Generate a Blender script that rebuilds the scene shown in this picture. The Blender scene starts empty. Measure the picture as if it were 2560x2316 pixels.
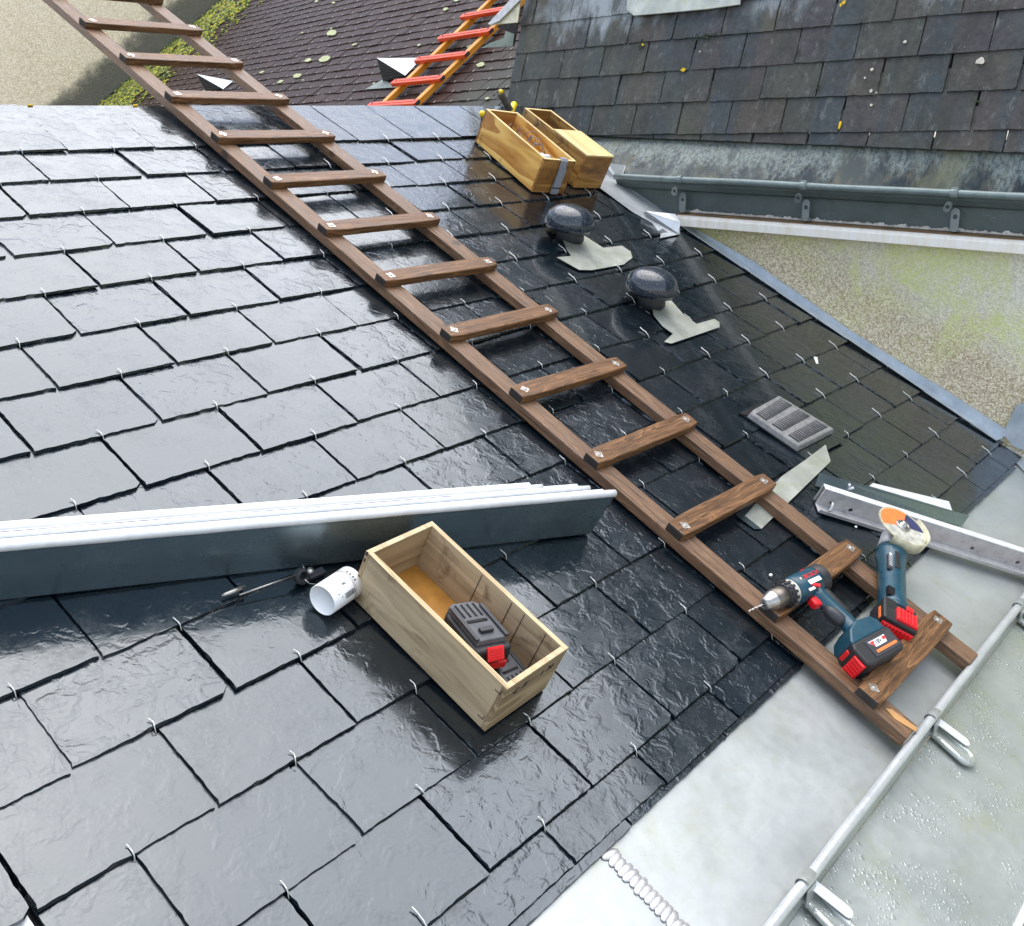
import bpy, bmesh, math, random
from mathutils import Vector, Matrix, noise as mnoise
rnd = random.Random(7)
R_ = math.radians
scene = bpy.context.scene
C = scene.collection

# ------------------------------------------------------------------ camera, sky, sun, exposure
RC = Matrix(((0.6381128799, -0.7695745268, -0.0238117659), (-0.2548638845, -0.1819417667, -0.9497060566), (0.7265372343, 0.6120884260, -0.3122361380)))
CAM = Vector((-1.2484, -2.6274, 0.0334))
FPX = 2540.0
cd = bpy.data.cameras.new('camera'); cam = bpy.data.objects.new('camera', cd); C.objects.link(cam)
rt = RC.transposed()
cam.matrix_world = Matrix.Translation(CAM) @ Matrix(((rt[0][0], -rt[0][1], -rt[0][2]), (rt[1][0], -rt[1][1], -rt[1][2]), (rt[2][0], -rt[2][1], -rt[2][2]))).to_4x4()
cd.sensor_fit = 'HORIZONTAL'; cd.sensor_width = 36; cd.lens = FPX / 2560 * 36
cd.clip_start = 0.05; cd.clip_end = 500
scene.camera = cam
world = bpy.data.worlds.new('World'); scene.world = world; world.use_nodes = True
wn = world.node_tree; wn.nodes.clear()
sky = wn.nodes.new('ShaderNodeTexSky'); sky.sky_type = 'NISHITA'; sky.sun_disc = False
SUN_EL, SUN_AZ = 76, 68     # high over the neighbour's roof, behind thin cloud
sky.sun_elevation = R_(SUN_EL); sky.sun_rotation = R_(SUN_AZ); sky.air_density = 1.0; sky.dust_density = 1.2; sky.ozone_density = 1.0
hsv = wn.nodes.new('ShaderNodeHueSaturation'); hsv.inputs['Saturation'].default_value = 0.55
bg = wn.nodes.new('ShaderNodeBackground'); bg.inputs['Strength'].default_value = 0.15
wo = wn.nodes.new('ShaderNodeOutputWorld')
wn.links.new(sky.outputs[0], hsv.inputs['Color']); wn.links.new(hsv.outputs[0], bg.inputs[0]); wn.links.new(bg.outputs[0], wo.inputs[0])
sl = bpy.data.lights.new('sun', 'SUN'); sl.energy = 1.5; sl.angle = R_(76); sl.color = (1, 0.97, 0.92)
so = bpy.data.objects.new('sun', sl); C.objects.link(so)
so.rotation_euler = (R_(90 - SUN_EL), 0, R_(180 - SUN_AZ))
scene.view_settings.view_transform = 'Standard'; scene.view_settings.look = 'None'
scene.view_settings.exposure = 1.34; scene.view_settings.gamma = 1

# ------------------------------------------------------------------ places: photo pixels (2016 wide) meet real planes
PITCH = R_(28); cP, sP = math.cos(PITCH), math.sin(PITCH)
ROOF = Matrix.Rotation(PITCH, 4, 'X')                # local x along the courses, y up the slope, z out of the roof
DS = 2560 / 2016
def ray(x, y): return rt @ Vector(((x * DS - 1280) / FPX, (y * DS - 1158) / FPX, 1))
def hit(x, y, P, n):
    d = ray(x, y); return CAM + d * ((P - CAM).dot(n) / d.dot(n))
RN = Vector((0, -sP, cP)); RI = ROOF.inverted()
def RP(x, y, h=0.0): return RI @ hit(x, y, RN * h, RN)
def cr(ox, oy, w, hgt=None):
    s = w / 2016
    return lambda x, y: ((ox + x * s) / DS, (oy + y * s) / DS)

# ------------------------------------------------------------------ mesh helpers
def link(name, bm, mat, parent=None, M=None, smooth=False, bev=0, seg=2, label=None):
    me = bpy.data.meshes.new(name)
    bmesh.ops.recalc_face_normals(bm, faces=bm.faces[:]) if smooth != 'raw' else None
    bm.to_mesh(me); bm.free()
    mats = mat if isinstance(mat, (list, tuple)) else [mat]
    for m in mats: me.materials.append(m)
    if smooth is True:
        for p in me.polygons: p.use_smooth = True
    o = bpy.data.objects.new(name, me); C.objects.link(o)
    if parent: o.parent = parent
    if M is not None: o.matrix_local = M
    if bev:
        b = o.modifiers.new('bevel', 'BEVEL'); b.width = bev; b.segments = seg; b.limit_method = 'ANGLE'; b.angle_limit = R_(35)
    if label: o['label'] = label
    return o
def tag(o, label, cat, group=None, kind=None):
    if label: o['label'] = label
    if cat: o['category'] = cat
    if group: o['group'] = group
    if kind: o['kind'] = kind
    return o
def thing(name, M, label, cat, group=None):
    o = bpy.data.objects.new(name, None); C.objects.link(o); o.matrix_world = M; o.empty_display_size = .05
    return tag(o, label, cat, group)
def B(): return bmesh.new()
def box(bm, x0, x1, y0, y1, z0, z1, M=None, mi=0):
    v = [bm.verts.new(Vector(p)) for p in ((x0,y0,z0),(x1,y0,z0),(x1,y1,z0),(x0,y1,z0),(x0,y0,z1),(x1,y0,z1),(x1,y1,z1),(x0,y1,z1))]
    if M is not None:
        for a in v: a.co = M @ a.co
    for f in ((0,3,2,1),(4,5,6,7),(0,1,5,4),(1,2,6,5),(2,3,7,6),(3,0,4,7)):
        fc = bm.faces.new([v[i] for i in f]); fc.material_index = mi
    return v
def prism(bm, pts, z0, z1, M=None, mi=0, shrink=0):
    n = len(pts); cx = sum(p[0] for p in pts)/n; cy = sum(p[1] for p in pts)/n
    a = [bm.verts.new(Vector((p[0], p[1], z0))) for p in pts]
    b = [bm.verts.new(Vector((cx+(p[0]-cx)*(1-shrink), cy+(p[1]-cy)*(1-shrink), z1))) for p in pts]
    if M is not None:
        for q in a + b: q.co = M @ q.co
    fs = [bm.faces.new(a[::-1]), bm.faces.new(b)]
    for i in range(n): fs.append(bm.faces.new((a[i], a[(i+1)%n], b[(i+1)%n], b[i])))
    for f in fs: f.material_index = mi
def sheet(bm, P3, t, n=None):
    """thin plate through 3D points, thickness t along its normal"""
    P3 = [Vector(p) for p in P3]
    if n is None:
        n = Vector((0,0,0))
        for i in range(len(P3)): n += P3[i].cross(P3[(i+1)%len(P3)])
        n.normalize()
    a = [bm.verts.new(p) for p in P3]; b = [bm.verts.new(p + n*t) for p in P3]
    bm.faces.new(a[::-1]); bm.faces.new(b)
    for i in range(len(a)): bm.faces.new((a[i], a[(i+1)%len(a)], b[(i+1)%len(a)], b[i]))
_t = (1+5**.5)/2
ICV = [Vector(v).normalized() for v in ((-1,_t,0),(1,_t,0),(-1,-_t,0),(1,-_t,0),(0,-1,_t),(0,1,_t),(0,-1,-_t),(0,1,-_t),(_t,0,-1),(_t,0,1),(-_t,0,-1),(-_t,0,1))]
ICF = ((0,11,5),(0,5,1),(0,1,7),(0,7,10),(0,10,11),(1,5,9),(5,11,4),(11,10,2),(10,7,6),(7,1,8),(3,9,4),(3,4,2),(3,2,6),(3,6,8),(3,8,9),(4,9,5),(2,4,11),(6,2,10),(8,6,7),(9,8,1))
def clump(V, F, m):
    n = len(V); V.extend([tuple(m @ v) for v in ICV]); F.extend([(a+n, b+n, c+n) for a, b, c in ICF])
def frommesh(name, V, F, mat, parent):
    me = bpy.data.meshes.new(name); me.from_pydata(V, [], F); me.materials.append(mat)
    for p in me.polygons: p.use_smooth = True
    o = bpy.data.objects.new(name, me); C.objects.link(o); o.parent = parent; return o
def tube(bm, pts, r, seg=8, caps=True, mi=0):
    pts = [Vector(p) for p in pts]; rs = r if isinstance(r, (list, tuple)) else [r]*len(pts)
    rings = []; prev = None
    for i, p in enumerate(pts):
        t = (pts[min(i+1, len(pts)-1)] - pts[max(i-1, 0)]).normalized()
        if prev is None: a = t.orthogonal().normalized()
        else:
            a = prev - t*prev.dot(t)
            a = a.normalized() if a.length > 1e-6 else t.orthogonal().normalized()
        prev = a; b = t.cross(a)
        rings.append([bm.verts.new(p + (a*math.cos(2*math.pi*k/seg) + b*math.sin(2*math.pi*k/seg))*rs[i]) for k in range(seg)])
    for i in range(len(rings)-1):
        for k in range(seg):
            f = bm.faces.new((rings[i][k], rings[i][(k+1)%seg], rings[i+1][(k+1)%seg], rings[i+1][k])); f.smooth = True; f.material_index = mi
    if caps:
        bm.faces.new(rings[0][::-1]).material_index = mi; bm.faces.new(rings[-1]).material_index = mi
def lathe(bm, prof, seg=32, M=None, mi=0, a0=0, a1=2*math.pi):
    full = abs(a1-a0-2*math.pi) < 1e-6; rings = []
    n = seg if full else seg+1
    for r, z in prof:
        rings.append([bm.verts.new(Vector((r*math.cos(a0+(a1-a0)*k/seg), r*math.sin(a0+(a1-a0)*k/seg), z))) for k in range(n)] if r > 1e-7 else [bm.verts.new(Vector((0,0,z)))])
    allv = [v for rg in rings for v in rg]
    if M is not None:
        for v in allv: v.co = M @ v.co
    for i in range(len(rings)-1):
        A, Bq = rings[i], rings[i+1]
        for k in range(seg):
            k2 = (k+1) % len(A) if full else k+1
            k3 = (k+1) % len(Bq) if full else k+1
            if len(A) == 1 and len(Bq) == 1: continue
            if len(A) == 1: f = bm.faces.new((A[0], Bq[k3], Bq[k]))
            elif len(Bq) == 1: f = bm.faces.new((A[k], A[k2], Bq[0]))
            else: f = bm.faces.new((A[k], A[k2], Bq[k3], Bq[k]))
            f.smooth = True; f.material_index = mi
def axisM(p, d, up=Vector((0,0,1))):
    """matrix whose z runs along d, at p"""
    z = Vector(d).normalized(); x = up.cross(z)
    x = x.normalized() if x.length > 1e-5 else z.orthogonal().normalized()
    y = z.cross(x)
    return Matrix(((x.x,y.x,z.x,p[0]),(x.y,y.y,z.y,p[1]),(x.z,y.z,z.z,p[2]),(0,0,0,1)))
def plate_hole(bm, w, h, r, t, M, seg=20, cx=0, cy=0, roundw=False, mi=0):
    """plate w*h, thickness t, round hole r at (cx,cy)"""
    outer, inner = [], []
    for k in range(seg):
        a = 2*math.pi*(k+.5)/seg; c, s = math.cos(a), math.sin(a)
        if roundw: k_ = min(w,h)/2; px, py = max(-(w/2-k_), min(w/2-k_, c*9)) + c*k_, max(-(h/2-k_), min(h/2-k_, s*9)) + s*k_
        else:
            m = max(abs(c), abs(s)); px, py = c/m*w/2, s/m*h/2
        outer.append((px, py)); inner.append((cx + c*r, cy + s*r))
    V = [[bm.verts.new(M @ Vector((x, y, z))) for x, y in L] for L in (outer, inner) for z in (0, t)]
    for k in range(seg):
        j = (k+1) % seg
        for q in ((V[1][k],V[1][j],V[3][j],V[3][k]), (V[0][j],V[0][k],V[2][k],V[2][j]), (V[0][k],V[0][j],V[1][j],V[1][k]), (V[2][j],V[2][k],V[3][k],V[3][j])):
            bm.faces.new(q).material_index = mi
    if not roundw:  # square corners
        for sx in (-1, 1):
            for sy in (-1, 1): pass
def text(name, s, size, mat, parent, M, depth=.0004):
    cu = bpy.data.curves.new(name, 'FONT'); cu.body = s; cu.size = size; cu.extrude = depth; cu.align_x = 'CENTER'; cu.align_y = 'CENTER'
    tmp = bpy.data.objects.new('tmp', cu); C.objects.link(tmp)
    bpy.context.view_layer.update()
    me = bpy.data.meshes.new_from_object(tmp.evaluated_get(bpy.context.evaluated_depsgraph_get()))
    bpy.data.objects.remove(tmp); bpy.data.curves.remove(cu)
    me.materials.clear(); me.materials.append(mat); me.name = name
    o = bpy.data.objects.new(name, me); C.objects.link(o); o.parent = parent; o.matrix_local = M
    return o
def clip(poly, p, n):
    """keep the side where (q-p).n >= 0"""
    out = []
    for i in range(len(poly)):
        a, b = poly[i], poly[(i+1)%len(poly)]
        da = (a[0]-p[0])*n[0] + (a[1]-p[1])*n[1]; db = (b[0]-p[0])*n[0] + (b[1]-p[1])*n[1]
        if da >= 0: out.append(a)
        if (da >= 0) != (db >= 0):
            t = da/(da-db); out.append((a[0]+(b[0]-a[0])*t, a[1]+(b[1]-a[1])*t))
    return out
def slate(bm, poly, zt, ytail, slope, th, step, jit, chip, r):
    if len(poly) < 3: return
    ar = sum(poly[i][0]*poly[(i+1)%len(poly)][1]-poly[(i+1)%len(poly)][0]*poly[i][1] for i in range(len(poly)))/2
    if abs(ar) < 2e-4: return
    if ar < 0: poly = poly[::-1]
    pts = []; nrm = []
    tw = r.uniform(-.0018, .0018)
    cx = sum(p[0] for p in poly)/len(poly)
    for i in range(len(poly)):
        a, b = poly[i], poly[(i+1)%len(poly)]
        L = math.hypot(b[0]-a[0], b[1]-a[1])
        if L < 1e-5: continue
        n = max(1, int(L/step)); nx, ny = (b[1]-a[1])/L, -(b[0]-a[0])/L
        for k in range(n):
            t = k/n; pts.append((a[0]+(b[0]-a[0])*t, a[1]+(b[1]-a[1])*t)); nrm.append((nx, ny))
    sd = r.uniform(0, 100); bot, top = [], []
    for i, (p, n) in enumerate(zip(pts, nrm)):
        w = mnoise.noise(Vector((p[0]*22, p[1]*22, sd)))*jit + r.uniform(-.5, .5)*jit*.5
        ins = chip*(.35 + 1.6*max(0, mnoise.noise(Vector((p[0]*60, p[1]*60, sd+9)))) + r.uniform(0, .5))
        z = zt + slope*(p[1]-ytail) + tw*(p[0]-cx)/.12
        bot.append(bm.verts.new((p[0]+n[0]*w, p[1]+n[1]*w, z-th)))
        top.append(bm.verts.new((p[0]+n[0]*(w-ins), p[1]+n[1]*(w-ins), z)))
    n = len(bot)
    for i in range(n): bm.faces.new((bot[i], bot[(i+1)%n], top[(i+1)%n], top[i]))
    bm.faces.new(top)

# ------------------------------------------------------------------ materials
class G:
    def __init__(s, name):
        s.m = bpy.data.materials.new(name); s.m.use_nodes = True; s.t = s.m.node_tree; s.b = s.t.nodes['Principled BSDF']
        s.tc = s.t.nodes.new('ShaderNodeTexCoord'); s.co = s.tc.outputs['Object']
    def n(s, t, **k):
        x = s.t.nodes.new('ShaderNode' + t)
        for a, v in k.items(): setattr(x, a, v)
        return x
    def l(s, a, b): s.t.links.new(a, b)
    def put(s, sock, v):
        if hasattr(v, 'links') or isinstance(v, bpy.types.NodeSocket): s.l(v, sock)
        else:
            if isinstance(v, (tuple, list)) and len(v) == 3 and sock.type == 'RGBA': v = (*v, 1)
            sock.default_value = v
    def map(s, scale=(1,1,1), loc=(0,0,0), rot=(0,0,0), src=None):
        m = s.n('Mapping'); s.l(src or s.co, m.inputs[0]); m.inputs['Scale'].default_value = scale; s.put(m.inputs['Location'], loc); m.inputs['Rotation'].default_value = rot
        return m.outputs[0]
    def noise(s, sc, det=4, rough=.55, dist=0, src=None):
        x = s.n('TexNoise'); s.l(src or s.co, x.inputs['Vector']); x.inputs['Scale'].default_value = sc; x.inputs['Detail'].default_value = det
        x.inputs['Roughness'].default_value = rough; x.inputs['Distortion'].default_value = dist
        return x.outputs['Fac']
    def vor(s, sc, feat='F1', rand=1, src=None, out='Distance'):
        x = s.n('TexVoronoi', feature=feat); s.l(src or s.co, x.inputs['Vector']); x.inputs['Scale'].default_value = sc; x.inputs['Randomness'].default_value = rand
        return x.outputs[out]
    def ramp(s, f, stops, ease='LINEAR'):
        x = s.n('ValToRGB'); s.l(f, x.inputs[0]); e = x.color_ramp.elements; x.color_ramp.interpolation = ease
        while len(e) < len(stops): e.new(.5)
        for q, (p, c) in zip(e, stops):
            q.position = p; q.color = (c, c, c, 1) if not isinstance(c, (tuple, list)) else (*c, 1)
        return x.outputs[0]
    def mth(s, op, a, b=0.0, c=0.0, clamp=False):
        x = s.n('Math', operation=op); x.use_clamp = clamp
        s.put(x.inputs[0], a); s.put(x.inputs[1], b); s.put(x.inputs[2], c)
        return x.outputs[0]
    def mix(s, f, a, b, mode='MIX'):
        x = s.n('Mix', data_type='RGBA', blend_type=mode); s.put(x.inputs[0], f); s.put(x.inputs[6], a); s.put(x.inputs[7], b)
        return x.outputs[2]
    def bump(s, h, strength=.3, dist=.002, nrm=None):
        x = s.n('Bump'); s.l(h, x.inputs['Height']); s.put(x.inputs['Strength'], strength); x.inputs['Distance'].default_value = dist
        if nrm: s.l(nrm, x.inputs['Normal'])
        return x.outputs[0]
    def sep(s, src=None):
        x = s.n('SeparateXYZ'); s.l(src or s.co, x.inputs[0]); return x.outputs
    def rand(s):
        return s.n('NewGeometry').outputs['Random Per Island']
    def offset(s, k=37.0):
        """object coordinates shifted by a different amount on each slate"""
        r = s.rand(); c = s.n('CombineXYZ'); s.l(s.mth('MULTIPLY', r, k), c.inputs[0]); s.l(s.mth('MULTIPLY', r, k*1.7), c.inputs[1]); s.l(s.mth('MULTIPLY', r, k*.6), c.inputs[2])
        a = s.n('VectorMath', operation='ADD'); s.l(s.co, a.inputs[0]); s.l(c.outputs[0], a.inputs[1]); return a.outputs[0]
    def out(s, col=None, rough=None, metal=None, nrm=None, **k):
        if col is not None: s.put(s.b.inputs['Base Color'], col)
        if rough is not None: s.put(s.b.inputs['Roughness'], rough)
        if metal is not None: s.put(s.b.inputs['Metallic'], metal)
        if nrm is not None: s.l(nrm, s.b.inputs['Normal'])
        for a, v in k.items(): s.put(s.b.inputs[a.replace('_', ' ')], v)
        return s.m

def m_slate_wet():
    g = G('wet_slate'); o = g.offset(); r = g.rand()
    big = g.noise(9, 5, .6, .8, g.map((1, 1.6, 1), src=o))
    t = g.mth('MULTIPLY', big, 9.0); fl = g.mth('FLOOR', t); fr = g.mth('FRACT', t)
    st = g.mth('ADD', fl, g.mth('POWER', fr, 7.0))                    # cleft layers: flats with sudden small steps
    bend = g.noise(30, 3, .5, 0, o)
    brk = g.ramp(g.noise(24, 3, .6, .4, g.map((1, 1, 1), (5, 2, 0), src=o)), [(.47, 0), (.60, 1)])
    st2 = g.mth('MULTIPLY', st, brk)
    streak = g.noise(70, 5, .65, .6, g.map((.45, 1.7, 1), rot=(0, 0, .15), src=o))
    fine = g.noise(420, 3, .6, 0, o)
    h = g.mth('ADD', g.mth('MULTIPLY', st2, .42), g.mth('ADD', g.mth('MULTIPLY', streak, .42), g.mth('MULTIPLY', fine, .05)))
    h = g.mth('ADD', h, g.mth('MULTIPLY', bend, .5))
    nr = g.bump(h, g.ramp(r, [(0, .35), (.5, .6), (.85, 1.0), (1, .5)]), .00056)
    col = g.mix(r, (.002, .006, .009), (.005, .010, .015))
    col = g.mix(g.ramp(g.noise(5, 4, src=o), [(.45, 0), (.7, .5)]), col, (.010, .012, .015))
    ro = g.ramp(g.mth('ADD', g.mth('MULTIPLY', g.noise(9, 6, .7, .4, o), .7), g.mth('MULTIPLY', g.noise(160, 3, .6, 0, o), .3)), [(.36, .11), (.52, .22), (.66, .42)])
    return g.out(col, ro, 0, nr, IOR=1.66, Coat_Weight=.45, Coat_Roughness=.06, Coat_IOR=1.5, Specular_Tint=(.83, .92, 1.0, 1))
def m_slate_old():
    g = G('weathered_slate'); o = g.offset(11.0); r = g.rand()
    c = g.ramp(r, [(0, (.052, .042, .040)), (.25, (.040, .046, .036)), (.5, (.062, .050, .038)), (.75, (.034, .033, .040)), (1, (.052, .050, .036))])
    band = g.ramp(g.noise(3.6, 2, .5, .3, g.map((1.6, .10, 1))), [(.50, 0), (.56, 1)], 'EASE')
    c = g.mix(g.mth('MULTIPLY', band, .8), c, (.028, .043, .052))
    grn = g.ramp(g.noise(2.6, 4, .6, .5), [(.5, 0), (.66, .6)])
    c = g.mix(grn, c, (.058, .064, .036))
    s = g.noise(46, 6, .7, .4, o)
    c = g.mix(g.ramp(s, [(.38, .0), (.75, .5)]), c, (.125, .118, .108))
    sp = g.ramp(g.vor(38), [(.05, 1), (.13, 0)]); c = g.mix(g.mth('MULTIPLY', sp, g.ramp(g.noise(7), [(.52, 0), (.6, .6)])), c, (.24, .26, .25))
    y = g.sep()[1]
    wash = g.mth('MULTIPLY', g.ramp(g.mth('ADD', y, g.mth('MULTIPLY', g.noise(16, 5, .7, 0, g.map((1, .4, 1))), .34)), [(.71, 0), (.78, 1)]), g.ramp(g.noise(3.0, 3, .6), [(.42, 0), (.55, .85)]))
    c = g.mix(wash, c, (.28, .31, .33))
    dr = g.ramp(g.noise(9, 7, .75, .5, g.map((1, .5, 1), (2, 5, 0))), [(.46, 0), (.62, .75)]); c = g.mix(dr, c, (.030, .030, .026))
    pl = g.ramp(g.noise(24, 6, .8, .2, g.map((1, .5, 1), (8, 1, 0))), [(.56, 0), (.68, .6)]); c = g.mix(pl, c, (.17, .18, .165))
    h = g.mth('ADD', g.mth('MULTIPLY', g.noise(60, 6, .65, .6, o), .8), g.mth('MULTIPLY', g.noise(12, 4, .5, 0, o), .8))
    return g.out(c, g.ramp(s, [(.3, .42), (.7, .68)]), 0, g.bump(h, .7, .0025), Specular_IOR_Level=.3)
def m_slate_far():
    g = G('brown_slate'); r = g.rand(); o = g.offset(9.0)
    c = g.ramp(r, [(0, (.027, .012, .009)), (.5, (.036, .017, .013)), (1, (.029, .015, .012))])
    x = g.sep()[0]
    right = g.ramp(g.mth('ADD', x, g.mth('MULTIPLY', g.noise(1.2, 3), .8)), [(1.15, 0), (1.7, 1)]) if False else g.ramp(g.mth('MULTIPLY', g.mth('ADD', x, g.mth('MULTIPLY', g.noise(1.5, 3), .9)), .4), [(.44, 0), (.62, 1)])
    c = g.mix(right, c, (.040, .038, .028))
    sp = g.ramp(g.vor(26, rand=1), [(.1, 1), (.18, 0)])
    c = g.mix(g.mth('MULTIPLY', sp, g.ramp(g.noise(2.2, 3), [(.45, 0), (.6, .6)])), c, (.2, .19, .15))
    return g.out(c, .5, 0, g.bump(g.noise(40, 5, .6, 0, o), .6, .004), Specular_IOR_Level=.12)
def m_zinc(name, a=(.36,.39,.41), b=(.52,.55,.57), metal=.75, r0=.28, r1=.5, sc=6, dirt=None, drops=0, tint=None):
    g = G(name)
    n1 = g.mth('ADD', g.mth('MULTIPLY', g.noise(sc, 4, .6, .2), .72), g.mth('MULTIPLY', g.noise(sc*10, 5, .7, .2), .28)); n2 = g.noise(sc*9, 4, .6)
    c = g.mix(g.ramp(n1, [(.3, 0), (.7, 1)]), a, b)
    if dirt: c = g.mix(g.ramp(g.noise(sc*1.6, 6, .7, .4, g.map((1, 1, 1), (3, 1, 2))), [(.52, 0), (.72, dirt[1])]), c, dirt[0])
    c = g.mix(g.mth('MULTIPLY', g.ramp(g.vor(55), [(.03, 1), (.06, 0)]), g.ramp(g.noise(9), [(.55, 0), (.62, .6)])), c, (.12, .12, .11))
    scr = g.ramp(g.noise(220, 2, .5, 0, g.map((.02, 1, 1), rot=(0, 0, .5))), [(.68, 0), (.74, .07)]); c = g.mix(scr, c, (.85, .86, .86))
    grit = g.ramp(g.vor(120), [(.05, 1), (.09, 0)]); c = g.mix(g.mth('MULTIPLY', grit, g.ramp(g.noise(5, 4, .7), [(.50, 0), (.62, .8)])), c, (.10, .095, .08))
    h = g.mth('ADD', g.mth('MULTIPLY', g.noise(3.5, 3, .5), 4.0), g.mth('MULTIPLY', n2, .12))
    nr = g.bump(h, .3, .004)
    ro = g.ramp(g.mth('ADD', g.mth('MULTIPLY', n1, .6), g.mth('MULTIPLY', n2, .4)), [(.35, r0), (.7, r1)])
    if drops:
        hs = None
        for sc_, rr, am in ((70, .3, .9), (130, .33, .45), (38, .16, 1.4)):
            d = g.ramp(g.vor(sc_, src=g.map((1, .8, .01))), [(0, 1), (rr*.6, .8), (rr, 0)], 'EASE')
            msk = g.ramp(g.noise(9 if sc_ > 50 else 6, 2), [(.47, 0), (.60, 1)])
            d = g.mth('MULTIPLY', g.mth('MULTIPLY', d, msk), am*.7)
            hs = d if hs is None else g.mth('MAXIMUM', hs, d)
        nr = g.bump(hs, 1.0, .0028*drops, nr)
        ro = g.mix(g.mth('MULTIPLY', hs, 3, clamp=True), ro, (.05, .05, .05))
    return g.out(c, ro, metal, nr)
def m_wood(name, cols, axis='X', gs=1.0, rough=(.45, .7), stain=None, bump=.35, rings=None, k1=.6, k2=.34):
    g = G(name)
    sc = {'X': (.07, 1, 1), 'Y': (1, .07, 1), 'Z': (1, 1, .07)}[axis]
    src = g.map(sc, (g.n('ObjectInfo').outputs['Random'].node and (0, 0, 0)))
    ri = g.n('ObjectInfo').outputs['Random']; cx = g.n('CombineXYZ'); g.l(g.mth('MULTIPLY', ri, 31.0), cx.inputs[0]); g.l(g.mth('MULTIPLY', ri, 17.0), cx.inputs[1]); g.l(g.mth('MULTIPLY', ri, 23.0), cx.inputs[2])
    ad = g.n('VectorMath', operation='ADD'); g.l(src, ad.inputs[0]); g.l(cx.outputs[0], ad.inputs[1]); src = ad.outputs[0]
    n1 = g.noise(85*gs, 6, .62, .5, src); n2 = g.noise(22*gs, 4, .5, 1.2, src); n3 = g.noise(7, 4, .6)
    w = g.mth('FRACT', g.mth('MULTIPLY', n2, 9.0 if rings is None else rings)); lines = g.ramp(w, [(0, 0), (.6, .35), (.9, 1), (1, .1)])
    f = g.mth('ADD', g.mth('MULTIPLY', n1, k1), g.mth('MULTIPLY', lines, k2))
    c = g.ramp(f, [(.22, cols[2]), (.45, cols[1]), (.75, cols[0])])
    c = g.mix(g.ramp(n3, [(.4, 0), (.75, .45)]), c, cols[3] if len(cols) > 3 else cols[2])
    if stain: c = g.mix(g.ramp(g.noise(13, 6, .7, .6, g.map((1, 1, 1), (4, 4, 4))), [(stain[1], 0), (stain[1]+.12, stain[2])]), c, stain[0])
    kn = g.ramp(g.vor(6.5, src=g.map((1, 1, 1), (1.3, .7, 2))), [(.07, .8), (.13, 0)])
    c = g.mix(kn, c, cols[2])
    return g.out(c, g.ramp(n1, [(.3, rough[0]), (.7, rough[1])]), 0, g.bump(f, bump, .003))
def m_plain(name, col, rough=.4, metal=0, var=.25, sc=25, bump=.1, **k):
    g = G(name); n = g.noise(sc, 5, .65)
    d = tuple(c*(1-var) for c in col); l = tuple(min(1, c*(1+var)) for c in col)
    c = g.mix(g.ramp(n, [(.3, 0), (.7, 1)]), d, l)
    return g.out(c, g.ramp(g.noise(sc*1.7, 4), [(.3, rough*.8), (.7, min(1, rough*1.25))]), metal, g.bump(g.noise(sc*8, 3), bump, .0008), **k)
def m_render(name, base, dark, green, gsock, sc=1.0):
    """pebbledash: tiny stones in a light render with algae"""
    g = G(name)
    v = g.vor(150*sc, out='Color'); vd = g.vor(150*sc); n = g.noise(260*sc, 3, .7)
    sp = g.sep(v)[0]
    c = g.mix(g.ramp(sp, [(.1, 0), (.5, .5), (.9, 1)]), dark, base)
    c = g.mix(g.ramp(n, [(.42, .55), (.6, 0)]), c, dark)
    return g, c, vd, n
def m_render_right():
    g, c, vd, n = m_render('pebbledash_render', (.96, .88, .66), (.42, .33, .21), None, None, 1.2)
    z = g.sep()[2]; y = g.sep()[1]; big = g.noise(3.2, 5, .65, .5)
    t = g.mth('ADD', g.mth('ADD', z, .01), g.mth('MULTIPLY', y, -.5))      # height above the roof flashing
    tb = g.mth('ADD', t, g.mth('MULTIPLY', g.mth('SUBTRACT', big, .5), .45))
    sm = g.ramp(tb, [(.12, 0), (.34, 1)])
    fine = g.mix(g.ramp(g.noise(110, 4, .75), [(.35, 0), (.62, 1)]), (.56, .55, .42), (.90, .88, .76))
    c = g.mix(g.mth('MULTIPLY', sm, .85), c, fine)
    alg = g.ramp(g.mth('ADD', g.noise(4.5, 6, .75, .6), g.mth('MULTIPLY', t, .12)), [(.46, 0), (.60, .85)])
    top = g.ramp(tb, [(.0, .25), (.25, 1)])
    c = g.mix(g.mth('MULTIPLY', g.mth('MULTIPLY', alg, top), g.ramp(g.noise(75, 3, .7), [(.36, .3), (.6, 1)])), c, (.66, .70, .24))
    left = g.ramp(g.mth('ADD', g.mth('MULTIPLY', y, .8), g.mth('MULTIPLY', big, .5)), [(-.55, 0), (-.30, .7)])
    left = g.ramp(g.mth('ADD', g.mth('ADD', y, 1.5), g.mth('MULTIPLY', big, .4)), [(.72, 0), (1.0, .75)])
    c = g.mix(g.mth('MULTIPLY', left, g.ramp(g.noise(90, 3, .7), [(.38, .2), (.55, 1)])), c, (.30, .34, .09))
    h = g.mth('ADD', g.mth('MULTIPLY', vd, -1.0), g.mth('MULTIPLY', n, .5))
    return g.out(c, .85, 0, g.bump(h, .6, .004))
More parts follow.
